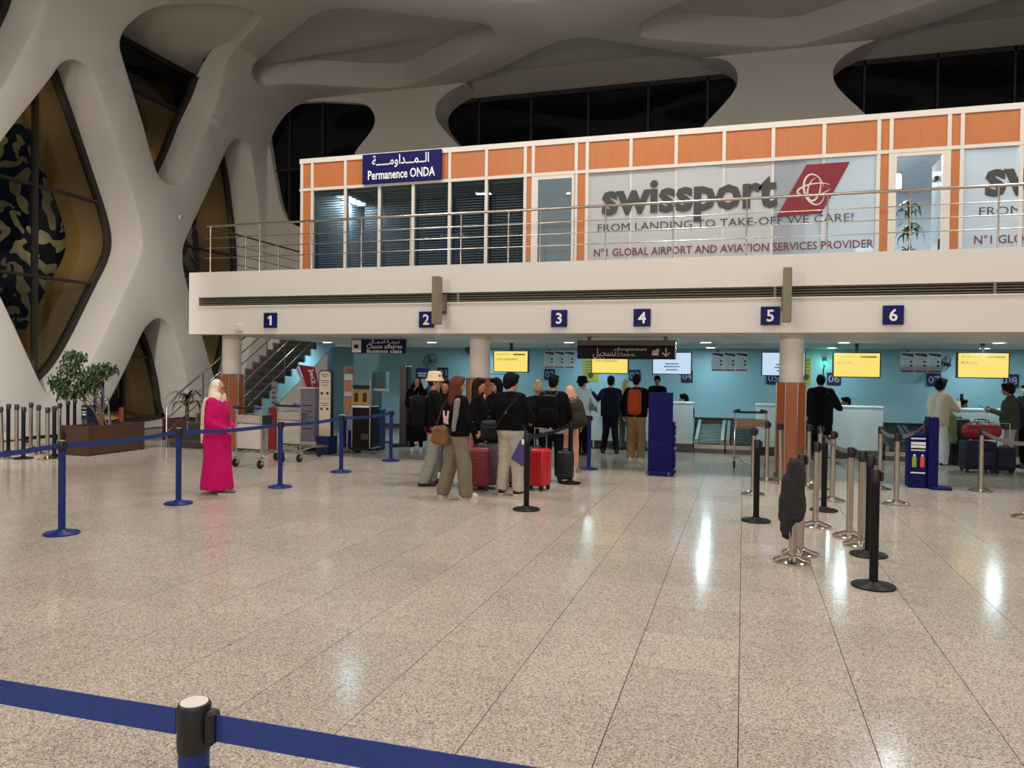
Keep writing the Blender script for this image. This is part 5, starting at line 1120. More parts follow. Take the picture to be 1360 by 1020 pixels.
suitcase(onz(746, 641)+Vector((.05, 0, 0)), .1, 'small black ribbed suitcase beside the peach outfit', .26, .22, .50, SBLK, 'v', .3)
suitcase(onz(1297, 627), .1, 'large navy suitcase under the red bag', .50, .34, .56, SNAV, 'pocket', 0., True); suitcase(onz(1328, 626)+Vector((-.02, -.28, 0)), -.1, 'smaller navy suitcase with raised handle', .32, .28, .46, SNAV, 'pocket', .42, True)
suitcase(onz(1270, 621)+Vector((.12, .5, 0)), .2, 'black upright suitcase behind the beige jacket', .34, .3, .9, SBLK, None, .0, True)
p = onz(1299, 627); t = thing('duffel_bag', 'red duffel bag lying on the large navy suitcase', 'bag', (p.x+.04, p.y, .585))
m = MB(); m.caps((-.17, 0, .16), (.17, 0, .16), .155); m.caps((-.19, 0, .09), (.19, 0, .09), .09); m.caps((-.17, .03, .12), (.17, .03, .12), .12); fuse(m, .014, 'bag_body', pm('red_fabric', (140, 24, 34), .6), t, .01, 10)
for s in (-1, 1): MB().tube([(-.1, s*.08, .28), (-.08, s*.1, .36), (.08, s*.1, .36), (.1, s*.08, .28)], .01, 6).build('strap', pm('dark_red_strap', (96, 18, 26), .7), t)
MB().tube([(-.2, 0, .318), (.2, 0, .318)], .006, 5).build('zip', BLACK, t)
p = onz(649, 650)+Vector((.0, .12, 0)); t = thing('travel_bag', 'black travel bag resting on the floral suitcase', 'bag', (p.x+.0, p.y, .69)); m = MB(); m.rbox((0, 0, .15), (.32, .22, .3), .06, 3); m.build('bag_body', pm('black_nylon', (22, 22, 24), .7), t, 50); MB().tube([(-.07, 0, .29), (-.06, 0, .35), (.06, 0, .35), (.07, 0, .29)], .012, 6).build('strap', BLACK, t); MB().rbox((0, -.115, .13), (.22, .03, .16), .01, 2).build('pocket', pm('black_nylon', (22, 22, 24)), t)
# ------------------------------------------------------------------ people
def cloth(n, rgb, var=.18, rough=.85): return pm('cloth_'+n, rgb, rough, var=var, scale=22, bump=.08, spec=.12)
SKIN = pm('skin_light', (190, 138, 112), .5, var=.06); SKIN2 = pm('skin_tan', (150, 104, 80), .5, var=.06)
HBLK = pm('hair_black', (16, 14, 13), .7, var=.3, scale=60, spec=.12); HBRN = pm('hair_dark_brown', (44, 28, 22), .7, var=.35, scale=60, spec=.12); HAUB = pm('hair_auburn', (98, 56, 38), .7, var=.35, scale=60, spec=.12); HBLO = pm('hair_blonde', (170, 146, 110), .7, var=.3, scale=60, spec=.12)
CBLK = cloth('black', (13, 13, 15)); CBLK2 = cloth('soft_black', (17, 17, 19)); CNAV = cloth('navy', (22, 26, 42)); CJEAN = cloth('pale_grey_denim', (150, 146, 140), .25); CKHA = cloth('khaki_denim', (128, 116, 100), .3); CBEI = cloth('beige_chino', (186, 176, 160)); CKH2 = cloth('khaki_chino', (150, 124, 90))
CPNK = cloth('magenta_pink', (198, 22, 100), .08); CCRM = cloth('cream_veil', (232, 212, 186), .08); CPEA = cloth('peach', (222, 164, 144), .1); CLBL = cloth('light_blue_fleece', (200, 228, 240), .06); CGRN = cloth('olive_green', (62, 70, 58)); CSTO = cloth('stone_beige', (186, 178, 158)); CWHI = cloth('off_white', (208, 212, 210)); CRED = cloth('red_shirt', (170, 34, 34)); CSAG = cloth('sage_green', (110, 132, 96)); CCAM = cloth('camo_grey', (96, 98, 84), .5)
SHB = pm('shoe_black', (22, 21, 22), .5); SHW = pm('shoe_white', (214, 206, 196), .6, var=.06); SOLE = pm('shoe_sole', (206, 200, 190), .6); EYE = pm('eye_dark', (26, 18, 14), .3, var=0); LIP = pm('lip', (150, 84, 76), .5, var=0)
def rotz(v, a): return Vector((v[0]*math.cos(a)-v[1]*math.sin(a), v[0]*math.sin(a)+v[1]*math.cos(a), v[2]))
def clamp_z(o, z, test=lambda v: True):
    for v in o.data.vertices:
        if v.co.z < z and test(v.co): v.co.z = z+(v.co.z-z)*.06
def hand_caps(m, w_, d, side, s, grip=0.):
    # palm, four unequal bent fingers and a thumb, from wrist w_ along d
    d = Vector(d).normalized(); n = Vector((side, 0, 0)); n = (n-d*n.dot(d)).normalized(); a = d.cross(n)   # n: towards back of hand, a: across the palm
    p0 = w_; p1 = w_+d*.075*s
    for k in (-.022, 0, .022): m.caps(p0+a*k*.6*s, p1+a*k*s, .016*s, .014*s, 8)
    for k, (off, L) in enumerate(((-.027, .062), (-.009, .074), (.009, .07), (.026, .054))):
        b0 = p1+a*off*s; b1 = b0+(d*.6-n*(.25+grip))*L*.6*s; b2 = b1+(d*.35-n*(.5+grip))*L*.5*s
        m.caps(b0, b1, .0095*s, .009*s, 7); m.caps(b1, b2, .009*s, .0075*s, 7)
    t0 = p0+d*.02*s-a*.024*s; t1 = t0+(d*.6-a*.8)*.034*s; m.caps(t0, t1, .012*s, .0105*s, 7); m.caps(t1, t1+(d*.9-n*.4)*.03*s, .0105*s, .008*s, 7)
def person(px, py, head, ht, lab, top=CBLK, bottom=CBLK, shoes=SHB, hair=('short', HBLK), skin=SKIN, pose={}, hem=.86, fat=.0, legw=.0, cuff=.05, robe=None, coat=None, look=0., seat=False, feet=(0, 0), at=None, name='person', toplen=True, seed=None, hat=None, lean=0., zoff=0.):
    seed = seed if seed is not None else int(px)
    p = at if at is not None else onz(px, py); s = ht/1.75
    rz = math.radians(head)-PI/2
    t = thing(name, lab, 'person', (p.x, p.y, zoff), rz, 'people in the hall')
    J = dict(anl=(-.10, 0, .085), anr=(.10, 0, .085), knl=(-.10, .025, .49), knr=(.10, .025, .49), hil=(-.09, 0, .92), hir=(.09, 0, .92), wai=(0, 0, 1.08), che=(0, 0, 1.30), nek=(0, -.015, 1.46), hea=(0, .01, 1.615),
             shl=(-.175, -.005, 1.405), shr=(.175, -.005, 1.405), ell=(-.235, -.03, 1.13), elr=(.235, -.03, 1.13), wrl=(-.235, .06, .90), wrr=(.235, .06, .90))
    if seat:
        for k in J:
            if k[:2] not in ('an', 'kn'): J[k] = (J[k][0], J[k][1], J[k][2]-.45)
        J.update(knl=(-.11, .42, .50), knr=(.11, .42, .50), anl=(-.11, .42, .085), anr=(.11, .42, .085))
    J.update(pose); J = {k: Vector(v)*s for k, v in J.items()}
    if lean:
        for k in J:
            if k[:2] not in ('an', 'kn', 'hi'): J[k] = J[k]+Vector((0, math.sin(lean)*(J[k].z-.92*s), 0))
    dz = -.45*s if seat else 0
    H = J['hea']; lk = math.radians(look); HT = Matrix.Translation(H) @ Matrix.Rotation(lk, 4, 'Z') @ Matrix.Scale(s, 4)
    hv = lambda x, y, z: HT @ Vector((x, y, z))
    # ---- body: one continuous skin
    b = MB()
    b.ball((0, 0, 0), (.074, .092, .100), 16, 10, T=None); b.v[-len(b.v):] = [tuple(HT @ (Vector(v)+Vector((0, -.008, .03)))) for v in b.v]
    n0_ = len(b.v); b.ball((0, .018, -.045), (.058, .068, .068), 14, 8); b.ball((0, .058, -.082), (.030, .028, .026), 10, 6); b.ball((0, .093, -.018), (.015, .022, .018), 8, 6); b.caps((0, .082, .02), (0, .098, -.012), .010, .014, 8); b.caps((-.03, .076, .028), (.03, .076, .028), .014, .014, 8); b.caps((-.017, .082, -.052), (.017, .082, -.052), .009, .009, 8)
    for sx in (-1, 1): b.ball((sx*.076, -.005, -.005), (.012, .020, .032), 8, 6); b.ball((sx*.035, .062, -.02), (.026, .02, .024), 8, 6)
    for i in range(n0_, len(b.v)): b.v[i] = tuple(HT @ Vector(b.v[i]))
    b.caps(J['nek']-Vector((0, 0, .03*s)), hv(0, -.02, -.06), .055*s, .05*s)
    for sd, sx in (('l', -1), ('r', 1)):
        b.caps(J['sh'+sd], J['el'+sd], .045*s, .038*s); b.caps(J['el'+sd], J['wr'+sd], .038*s, .026*s); b.caps(J['hi'+sd], J['kn'+sd], .075*s, .05*s); b.caps(J['kn'+sd], J['an'+sd], .048*s, .036*s); b.caps(J['an'+sd], J['an'+sd]+Vector((0, .05, -.03))*s, .034*s, .03*s)
        b.caps(J['hi'+sd]+Vector((0, 0, .02)), J['che']+Vector((sx*.07*s, 0, 0)), .09*s, .09*s)
    b.caps(J['shl'], J['shr'], .05*s, .05*s)
    bo = fuse(b, .0135, 'body', skin, t, 0, smooth=2)
    mb = MB(); mb.v = [tuple(v.co) for v in bo.data.vertices]; mb.f = [tuple(q.vertices) for q in bo.data.polygons]; mb.mi = [0]*len(mb.f)
    for sd, sx in (('l', -1), ('r', 1)): hand_caps(mb, J['wr'+sd], J['wr'+sd]-J['el'+sd], sx, s, .1)
    bpy.data.objects.remove(bo); mb.build('body', skin, t, 60)
    if hair[0] != 'veil' or True:
        for sx in (-1, 1): MB().ball(hv(sx*.031, .083, .006), .0095*s, 8, 6).build('eye', EYE, t)
        MB().caps(hv(-.02, .090, -.052), hv(.02, .090, -.052), .005*s, .005*s, 6).build('mouth', LIP, t)
    # ---- lower garment
    if bottom is not None:
        g = MB(); g.caps(J['hil']+Vector((.02*s, 0, 0)), J['hir']-Vector((.02*s, 0, 0)), .122*s+fat*.6); g.caps((J['hil']+J['hir'])/2, (J['hil']+J['hir'])/2+Vector((0, 0, .12*s)), .118*s+fat*.6, .112*s+fat*.6)
        for sd in 'lr':
            g.caps(J['hi'+sd]-Vector((0, .005, .02))*s, J['kn'+sd], (.092+legw*.4)*s, (.066+legw)*s); g.caps(J['kn'+sd], J['an'+sd]+Vector((0, -.005, -.01 if legw > .01 else .02))*s, (.066+legw)*s, (.052+legw*1.15)*s)
        o = fuse(g, .017, 'trousers', bottom, t, .007*s, 12, 3, seed); clamp_z(o, cuff*s)
    # ---- upper garment or robe
    mid = (J['hil']+J['hir'])/2
    def sleeves(g, e=0.):
        for sd in 'lr': g.caps(J['sh'+sd], J['el'+sd], (.062+e)*s+fat*.3, (.053+e)*s+fat*.2); g.caps(J['el'+sd], J['wr'+sd]-(J['wr'+sd]-J['el'+sd])*.06, (.053+e)*s+fat*.2, (.041+e)*s)
    def trunk(g, z0, e=0.):
        for sx in (-1, 1): g.caps((mid.x+sx*.07*s, mid.y, z0), J['che']+Vector((sx*.085*s, 0, 0)), .125*s+fat+e, .122*s+fat*.7+e)
        g.caps(J['shl']*.86+J['shr']*.14, J['shr']*.86+J['shl']*.14, .078*s+fat*.3, .078*s+fat*.3); g.caps(J['che'], J['nek'], .11*s, .062*s)
        g.caps((mid.x, mid.y+.01, z0+.12), J['che']+Vector((0, .015*s, -.05)), .13*s+fat+e, .12*s+fat*.6+e)
    if robe:
        g = MB(); mat, rb, zb = robe
        trunk(g, .95*s+dz); sleeves(g, .012)
        g.caps((0, 0, 1.0*s), (0, 0, zb), .165*s+fat, rb); 
        for a in range(8): g.caps((.10*math.cos(a*PI/4)*s, .10*math.sin(a*PI/4)*s, .95*s), (rb*.75*math.cos(a*PI/4), rb*.85*math.sin(a*PI/4), zb), .075*s, .075*s)
        o = fuse(g, .017, 'robe', mat, t, .010, 7, 4, seed); clamp_z(o, zb)
    elif top is not None:
        g = MB(); trunk(g, hem*s+.03+dz); sleeves(g)
        o = fuse(g, .016, 'jacket' if fat > .012 else 'sweater', top, t, .007, 10, 3, seed)
        hz_ = hem*s+dz; wmax = .20*s+fat; clamp_z(o, hz_, lambda v: abs(v.x-mid.x) < wmax and abs(v.y-mid.y) < .22*s)
    if coat:
        g = MB(); mat, zb = coat; trunk(g, .8*s, .012); sleeves(g, .012); g.caps((mid.x, mid.y, .95*s), (mid.x, mid.y, zb), .165*s, .20*s)
        for sx in (-1, 1): g.caps((sx*.08, 0, .95*s), (sx*.10, 0, zb), .13*s, .14*s)
        o = fuse(g, .017, 'coat', mat, t, .009, 8, 3, seed); clamp_z(o, zb, lambda v: True)
    # ---- shoes
    for sd, fy in (('l', feet[0]), ('r', feet[1])):
        a = J['an'+sd]; base = Vector((a.x, a.y, a.z-.085*s)); fr = Matrix.Translation(base) @ Matrix.Rotation(math.radians(fy), 4, 'Z') @ Matrix.Scale(s, 4)
        g = MB(); g.caps((0, -.055, .052), (0, .06, .05), .044, .043); g.caps((0, .04, .045), (0, .15, .036), .042, .036); g.caps((0, -.05, .07), (0, -.02, .11), .038, .042)
        g.v = [tuple(fr @ Vector((v[0], v[1], max(.012, v[2])))) for v in g.v]; so = g.build('shoe', shoes, t, 60)
        g = MB(); g.caps((0, -.055, .012), (0, .06, .012), .048, .046); g.caps((0, .06, .012), (0, .15, .012), .046, .040); g.v = [tuple(fr @ Vector((v[0], v[1], min(.024, max(0, v[2]))))) for v in g.v]; g.build('sole', SOLE if shoes is not SHB or seed % 2 else SHB, so, 60)
    # ---- hair or head covering
    k, hm = hair; g = MB()
    def hb(c, r, T=None): i = len(g.v); g.ball(c, r, 14, 9); 
    if k in ('short', 'long', 'bun', 'curly', 'tied'):
        e = .018 if k == 'curly' else .004
        g.ball((0, -.016, .046), (.082+e, .098+e, .098+e), 16, 10); g.ball((0, -.052, .0), (.074+e, .060+e, .080+e), 14, 8)
        for sx in (-1, 1): g.ball((sx*.066, -.012, .03), (.020, .045, .05), 10, 6)
        g.caps((-.045, .062, .095), (.045, .062, .095), .030+e, .030+e)
        if k == 'long':
            g.caps((0, -.06, .02), (0, -.085, -.24), .078, .062)
            for sx in (-1, 1): g.caps((sx*.062, -.015, .04), (sx*.075, .0, -.2), .034, .034)
        if k == 'bun': g.ball((0, -.06, .12), (.055, .055, .05))
        if k == 'tied': g.caps((0, -.1, .03), (0, -.12, -.10), .035, .02)
        g.v = [tuple(HT @ Vector(v)) for v in g.v]
        fuse(g, .012, 'hair', hm, t, .004 if k != 'curly' else .009, 26 if k == 'curly' else 30, 2, seed)
    elif k == 'veil':
        g.ball((0, -.034, .030), (.092, .098, .116), 18, 12); g.ball((0, -.034, -.03), (.090, .086, .10), 16, 10); g.caps((0, -.045, -.115), (0, -.015, -.19), .066, .10)
        for sx in (-1, 1): g.caps((sx*.06, 0, -.13), (sx*.11, .0, -.19), .09, .075); g.caps((sx*.070, .015, .05), (sx*.070, .005, -.06), .020, .022)
        g.caps((0, -.01, -.21), (0, .03, -.29), .075, .06); g.caps((0, -.06, .0), (0, -.075, -.22), .085, .10)
        for sx in (-1, 1): g.caps((sx*.04, -.04, -.02), (sx*.12, -.02, -.21), .072, .075)
        if hair[2:] : pass
        g.v = [tuple(HT @ Vector(v)) for v in g.v]; fuse(g, .013, 'headscarf', hm, t, .006, 16, 2, seed)
    if hat == 'bucket' or hat == 'bucket_black':
        mt = cloth('hat_cream', (226, 204, 166), .06) if hat == 'bucket' else CBLK
        g = MB(); g.lathe([(.135, .022), (.138, .03), (.106, .082), (.098, .15), (.082, .172), (.02, .178), (.012, .17), (.078, .16), (.09, .08), (.13, .018)], 26, sy=1.1); g.v = [tuple(HT @ (Vector(v)+Vector((0, -.012, -.005)))) for v in g.v]; ho = g.build('hat', mt, t, 50)
        g = MB(); g.lathe([(.104, .088), (.101, .11)], 26, sy=1.1); g.v = [tuple(HT @ (Vector(v)+Vector((0, -.012, -.005)))) for v in g.v]; g.build('hat_band', mt, ho, 50)
    if hat == 'cap':
        g = MB(); g.ball((0, -.012, .055), (.090, .105, .10), 16, 10); g.v = [tuple(HT @ Vector((v[0], v[1], max(v[2], .035)))) for v in g.v]; ho = g.build('cap', CNAV, t, 60)
        g = MB(); g.ball((0, .11, .04), (.065, .075, .012), 14, 6); g.v = [tuple(HT @ Vector(v)) for v in g.v]; g.build('visor', CNAV, ho, 60)
    return t, J, s
def backpack(t, J, s, mat, lab, w_=.32, d_=.18, h=.46, z=1.02, y=-.24, x=0., tilt=0.):
    R_ = Matrix.Rotation(t.rotation_euler.z, 4, 'Z'); off = R_ @ Vector((x, y, 0))
    q = thing('backpack', lab, 'backpack', (t.location.x+off.x, t.location.y+off.y, t.location.z+z*s), t.rotation_euler.z, 'backpacks'); q.rotation_euler = (0, tilt, t.rotation_euler.z)
    m = MB(); m.rbox((0, 0, h/2-.02), (w_, d_, h), .07, 3); m.rbox((0, .0, h-.06), (w_*.9, d_*.9, .14), .06, 3); fuse(m, .016, 'pack_body', mat, q, .006, 12, 2, 3)
    m = MB(); m.rbox((0, -d_/2-.01, h*.3), (w_*.78, .06, h*.45), .025, 2); m.build('front_pocket', mat, q, 50)
    for sx in (-1, 1): MB().tube([(sx*.09, d_/2-.02, h-.03), (sx*.10, d_/2+.06, h+.03), (sx*.11, d_/2+.10, h-.02)], .014, 6).build('shoulder_strap', BLACK, q)
    MB().tube([(-.04, 0, h+.0), (-.03, 0, h+.04), (.03, 0, h+.04), (.04, 0, h)], .009, 6).build('grab_loop', BLACK, q)
    MB().tube([(-w_*.4, -d_*.3, h*.93), (0, -d_*.52, h*.95), (w_*.4, -d_*.3, h*.93)], .005, 5).build('zip', GREY, q)
    return q
def world(t, v): return t.matrix_basis @ Vector(v)
# woman in pink
t, J, s = person(290, 656, 8, 1.54, at=onz(290, 656)+Vector((-.06, .05, 0)), lab= 'woman in magenta robe and cream headscarf standing in profile', robe=(CPNK, .20, .06), bottom=None, shoes=pm('shoe_taupe', (96, 78, 68), .5), hair=('veil', CCRM), fat=.035, pose=dict(elr=(.25, .0, 1.10), wrr=(.13, .21, .99), ell=(-.25, .0, 1.10), wrl=(-.10, .22, 1.0), anr=(.09, .16, .085), anl=(-.09, .02, .085)))
m = MB(); m.caps((.04, -.13, 1.42*s), (.05, -.18, 1.15*s), .06, .035); m.caps((.05, -.18, 1.15*s), (.06, -.19, .78*s), .035, .022); fuse(m, .015, 'scarf_tail', CCRM, t, .008, 14)
m = MB(); m.tube([(.02, .10, 1.35*s), (.0, .15, 1.2*s), (0, .165, 1.0*s)], .008, 6); m.build('placket', pm('dark_pink_trim', (120, 20, 70), .7), t)
for sx in (-1, 1): MB().tube([(sx*.035*s+.028*s*math.cos(a), J['hea'].y+.098*s, J['hea'].z+.006*s+.022*s*math.sin(a)) for a in [2*PI*k/12 for k in range(12)]], .003, 4, closed=True).build('spectacle_rim', BLACK, t)
# woman in black by the banner
t, J, s = person(553, 599, 292, 1.56, 'woman in a long black coat with her hand to her mouth', top=None, bottom=CBLK, coat=(CBLK, .22), shoes=SHW, hair=('veil', CBLK), pose=dict(elr=(.22, .10, 1.12), wrr=(.06, .17, 1.44), ell=(-.24, .05, 1.12), wrl=(-.02, .2, 1.08)))
# man in the white hat, black backpack
t, J, s = person(576, 644, 28, 1.66, 'man in cream bucket hat, black jacket and pale wide jeans', top=CBLK, bottom=CJEAN, shoes=SHB, hair=('short', HBRN), hat='bucket', fat=.03, legw=.035, hem=.84, look=-18, pose=dict(anl=(-.12, -.02, .085), anr=(.12, -.16, .085), knr=(.11, -.03, .49), elr=(.27, .06, 1.12), wrr=(.16, .25, 1.08), ell=(-.27, .04, 1.12), wrl=(-.12, .26, 1.10)), feet=(12, -10))
m = MB(); m.caps((-.07, .0, .90*s), (.07, .0, .90*s), .155*s, .155*s); o = fuse(m, .016, 'red_shirt', CRED, t, .006, 12); clamp_z(o, .80*s)
m = MB(); m.tube([(.036*s*sx+.026*s*math.cos(a), J['hea'].y+.098*s, J['hea'].z+.006*s+.02*s*math.sin(a)) for sx in (1,) for a in [2*PI*k/12 for k in range(12)]], .003, 4, closed=True); m.v = [tuple(Matrix.Translation(J['hea']) @ Matrix.Rotation(math.radians(-18), 4, 'Z') @ (Vector(v)-J['hea'])) for v in m.v]; m.build('spectacle_rim', BLACK, t)
backpack(t, J, s, CBLK2, 'large black backpack on the man in the bucket hat', .36, .24, .44, .93, -.245)
# face between hat and auburn hair
t, J, s = person(590, 633, 285, 1.58, 'woman in grey jeans half hidden behind the bucket hat', top=CBLK2, bottom=cloth('grey_denim', (112, 112, 112), .2), shoes=SHW, hair=('long', HBRN), legw=.02, skin=SKIN)
# walking woman with auburn hair
t, J, s = person(606, 662, 52, 1.63, 'auburn-haired woman in black sweater and khaki jeans striding', top=CBLK, bottom=CKHA, shoes=SHW, hair=('long', HAUB), fat=.02, legw=.045, hem=.90, look=-10, cuff=.03, pose=dict(anl=(-.26, -.06, .085), knl=(-.17, .0, .49), anr=(.10, .10, .085), knr=(.11, .06, .49), ell=(-.27, .05, 1.14), wrl=(-.16, .24, 1.08), elr=(.26, .02, 1.12), wrr=(.2, .2, .95)), feet=(28, -5))
m = MB(); ry = -.168
for dx, mt in ((-.05, 0), (.05, 0)): pass
g = MB(); g.rbox((-.01, ry, 1.13*s), (.12, .012, .10), .02, 2); g.caps((-.055, ry, 1.16*s), (-.062, ry, 1.25*s), .016, .013); g.caps((.035, ry, 1.16*s), (.05, ry, 1.25*s), .016, .013); g.caps((-.06, ry, 1.12*s), (.045, ry, 1.08*s), .012, .012); g.build('back_print', pm('pink_white_print', (222, 178, 182), .7, var=.15), t, 50)
sc = MB(); sc.caps((.15, -.09, 1.40*s), (.16, -.15, 1.0*s), .045, .03); fuse(sc, .013, 'patterned_scarf', pm('grey_pattern_knit', (128, 122, 118), .9, var=.8, scale=60), t, .006, 20)
hp = world(t, (-.17, -.16, 0)); q = thing('shoulder_bag', 'brown suede shoulder bag on the striding woman', 'bag', (hp.x, hp.y, .72), t.rotation_euler.z)
m = MB(); m.caps((-.12, 0, .06), (.12, 0, .06), .075, .075); m.caps((-.13, 0, .18), (.13, 0, .2), .06, .06); m.caps((-.1, .02, .12), (.1, .02, .12), .085, .085); fuse(m, .014, 'bag_body', pm('brown_suede', (120, 84, 50), .85, var=.35, scale=12), q, .012, 12); MB().tube([(-.12, 0, .22), (-.02, .05, .5), (.1, .1, .68), (.14, 0, .22)], .011, 6).build('strap', pm('dark_brown_leather', (62, 42, 28), .6), q)
# long dark hair, black jacket
t, J, s = person(622, 648, 10, 1.60, 'woman with long dark hair and black jacket behind the auburn one', top=CBLK, bottom=CBLK2, hair=('long', HBRN), fat=.02, look=-25, at=onz(622, 648)+Vector((.02, .35, 0)), pose=dict(elr=(.25, -.04, 1.12), wrr=(.24, .08, .88)))
# woman with glasses holding papers
t, J, s = person(650, 640, 235, 1.60, 'woman with glasses holding white papers beside the trolley bags', top=CBLK2, bottom=CBLK, hair=('long', HBLK), at=onz(648, 640)+Vector((0, .35, 0)), pose=dict(ell=(-.24, .08, 1.12), wrl=(-.08, .28, 1.18), elr=(.24, .08, 1.12), wrr=(.10, .28, 1.16)))
for sx in (-1, 1): MB().tube([(sx*.034*s+.027*s*math.cos(a), J['hea'].y+.098*s, J['hea'].z+.006*s+.022*s*math.sin(a)) for a in [2*PI*k/12 for k in range(12)]], .0035, 4, closed=True).build('spectacle_rim', BLACK, t)
hp = world(t, (0, .33, 0)); q = thing('paper_sheet', 'white papers held by the woman with glasses', 'paper', (hp.x, hp.y, 1.06), t.rotation_euler.z); MB().rbox((0, 0, .14), (.2, .008, .28), .002, 1).build('sheet', WHITE, q); q.rotation_euler.x = .15
for k in range(4): MB().span((-.07, .0045, .06+.04*k), (.07, .0055, .066+.04*k)).build('text_line', GREY, q)
# man in beige trousers
t, J, s = person(677, 657, 80, 1.67, 'dark-haired man in black sweater and beige trousers seen from behind', top=CBLK, bottom=CBEI, shoes=SHB, hair=('curly', HBLK), fat=.03, legw=.03, hem=.94, look=-48, cuff=.06, pose=dict(anl=(-.13, 0, .085), anr=(.13, .02, .085), ell=(-.30, .04, 1.14), wrl=(-.22, .26, 1.02), elr=(.30, .05, 1.14), wrr=(.20, .28, 1.05)), feet=(12, -14))
MB().prism([(-.015, 1.17*s), (.02, 1.19*s), (.025, 1.215*s), (-.01, 1.20*s)], -.180, -.172).build('chest_emblem', pm('silver_thread', (190, 180, 170), .6), t); 
MB().tube([(.17, -.12, 1.42*s), (0, -.185, 1.2*s), (-.15, -.15, .98*s)], .012, 6).build('cross_strap', BLACK, t)
hp = world(t, (.20, -.17, 0)); q = thing('document_wallet', 'violet blue document wallet hanging at the man in beige trousers', 'wallet', (hp.x, hp.y, .50), t.rotation_euler.z); m = MB(); m.rbox((0, 0, .12), (.20, .014, .30), .004, 1, T=Matrix.Rotation(.5, 4, 'Y')); m.build('cover', pm('violet_blue_cover', (66, 62, 120), .5), q); MB().tube([(.06, 0, .26), (.08, .04, .36), (.05, .06, .5)], .006, 5).build('strap', BLACK, q); MB().rbox((.08, -.012, .26), (.04, .006, .07), .002, 1).build('tag', WHITE, q)
# fair-haired figure, man with black backpack
t, J, s = person(716, 640, 95, 1.55, 'fair-haired person with bun between two black jackets', top=CBLK2, bottom=CBLK, hair=('bun', HBLO), at=onz(714, 640)+Vector((-.12, .4, 0)), fat=.02)
t, J, s = person(731, 641, 88, 1.66, 'man in black jacket and navy jeans with black backpack', top=CBLK, bottom=CNAV, shoes=SHW, hair=('short', HBLK), fat=.03, legw=.01, hem=.86, at=onz(731, 641)+Vector((0, .12, 0)), pose=dict(elr=(.28, .0, 1.13), wrr=(.24, .14, .95), ell=(-.28, .03, 1.13), wrl=(-.2, .24, 1.02)))
m = MB(); m.caps((-.08, 0, .84*s), (.08, 0, .84*s), .150*s, .150*s); o = fuse(m, .016, 'grey_hem', cloth('pale_grey_knit', (176, 172, 166), .1), t, .004, 12); clamp_z(o, .80*s)
backpack(t, J, s, CBLK2, 'black backpack on the man in navy jeans', .30, .17, .44, .98, -.27)
# peach outfit
t, J, s = person(754, 626, 100, 1.47, 'woman in peach headscarf and outfit with dark rucksack', robe=(CPEA, .14, .62), bottom=CPEA, shoes=SHW, hair=('veil', CPEA), legw=.035, fat=.01, at=onz(754, 626)+Vector((0, .1, 0)))
backpack(t, J, s, cloth('dark_taupe_nylon', (62, 54, 48)), 'dark taupe rucksack on the woman in peach', .34, .24, .46, .93, -.27, .17, -.28)
# light blue hoodie
t, J, s = person(772, 604, 62, 1.60, 'man in light blue hoodie and black bucket hat', top=CLBL, bottom=CBLK, shoes=SHB, hair=('short', HBLK), hat='bucket_black', fat=.045, legw=.02, hem=.90, look=-10, pose=dict(elr=(.29, .06, 1.14), wrr=(.20, .26, 1.02)))
m = MB(); m.caps((-.06, -.10, 1.43*s), (.06, -.10, 1.43*s), .07, .07); m.caps((0, -.12, 1.40*s), (0, -.14, 1.33*s), .075, .05); fuse(m, .015, 'hood', CLBL, t, .004, 12); MB().tube([(-.16, -.08, 1.42*s), (0, -.19, 1.28*s), (.2, -.16, 1.0*s)], .012, 6).build('bag_strap', BLACK, t)
hp = world(t, (.27, .02, 0)); q = thing('belt_bag', 'small grey bag at the hip of the blue hoodie', 'bag', (hp.x, hp.y, .93), t.rotation_euler.z); MB().rbox((0, 0, .07), (.07, .2, .15), .03, 3).build('bag_body', GREY, q, 50); MB().tube([(0, -.08, .13), (-.02, -.06, .24), (-.02, .06, .24), (0, .08, .13)], .008, 5).build('strap', BLACK, q)
# man in the cap, arm stretched to the desk
t, J, s = person(810, 602, 92, 1.63, 'man in navy cap and dark clothes resting an arm on the desk', top=CNAV, bottom=cloth('dark_navy', (22, 24, 34)), shoes=SHB, hair=('short', HBLK), hat='cap', fat=.03, legw=.015, hem=.84, pose=dict(anl=(-.16, 0, .085), anr=(.15, .0, .085), ell=(-.30, .08, 1.22), wrl=(-.44, .16, 1.38), elr=(.26, .05, 1.12), wrr=(.12, .26, 1.1)))
# fair-haired figure in camouflage grey
t, J, s = person(827, 600, 70, 1.56, 'fair-haired person in grey camouflage jacket beside the cap man', top=CCAM, bottom=CCAM, hair=('long', HBLO), at=onz(826, 601)+Vector((.02, .3, 0)), fat=.03, legw=.01)
# orange backpack man
t, J, s = person(844, 613, 84, 1.68, 'man in black jacket and khaki trousers with orange backpack', top=CBLK, bottom=CKH2, shoes=SHW, hair=('short', HBLK), fat=.03, legw=.025, hem=.90, cuff=.07, pose=dict(elr=(.29, .06, 1.13), wrr=(.22, .26, 1.04), ell=(-.29, -.02, 1.13), wrl=(-.27, .05, .9)))
backpack(t, J, s, cloth('rust_orange_nylon', (176, 74, 34), .12), 'rust orange backpack on the man in khaki trousers', .26, .17, .46, .97, -.27, .03)
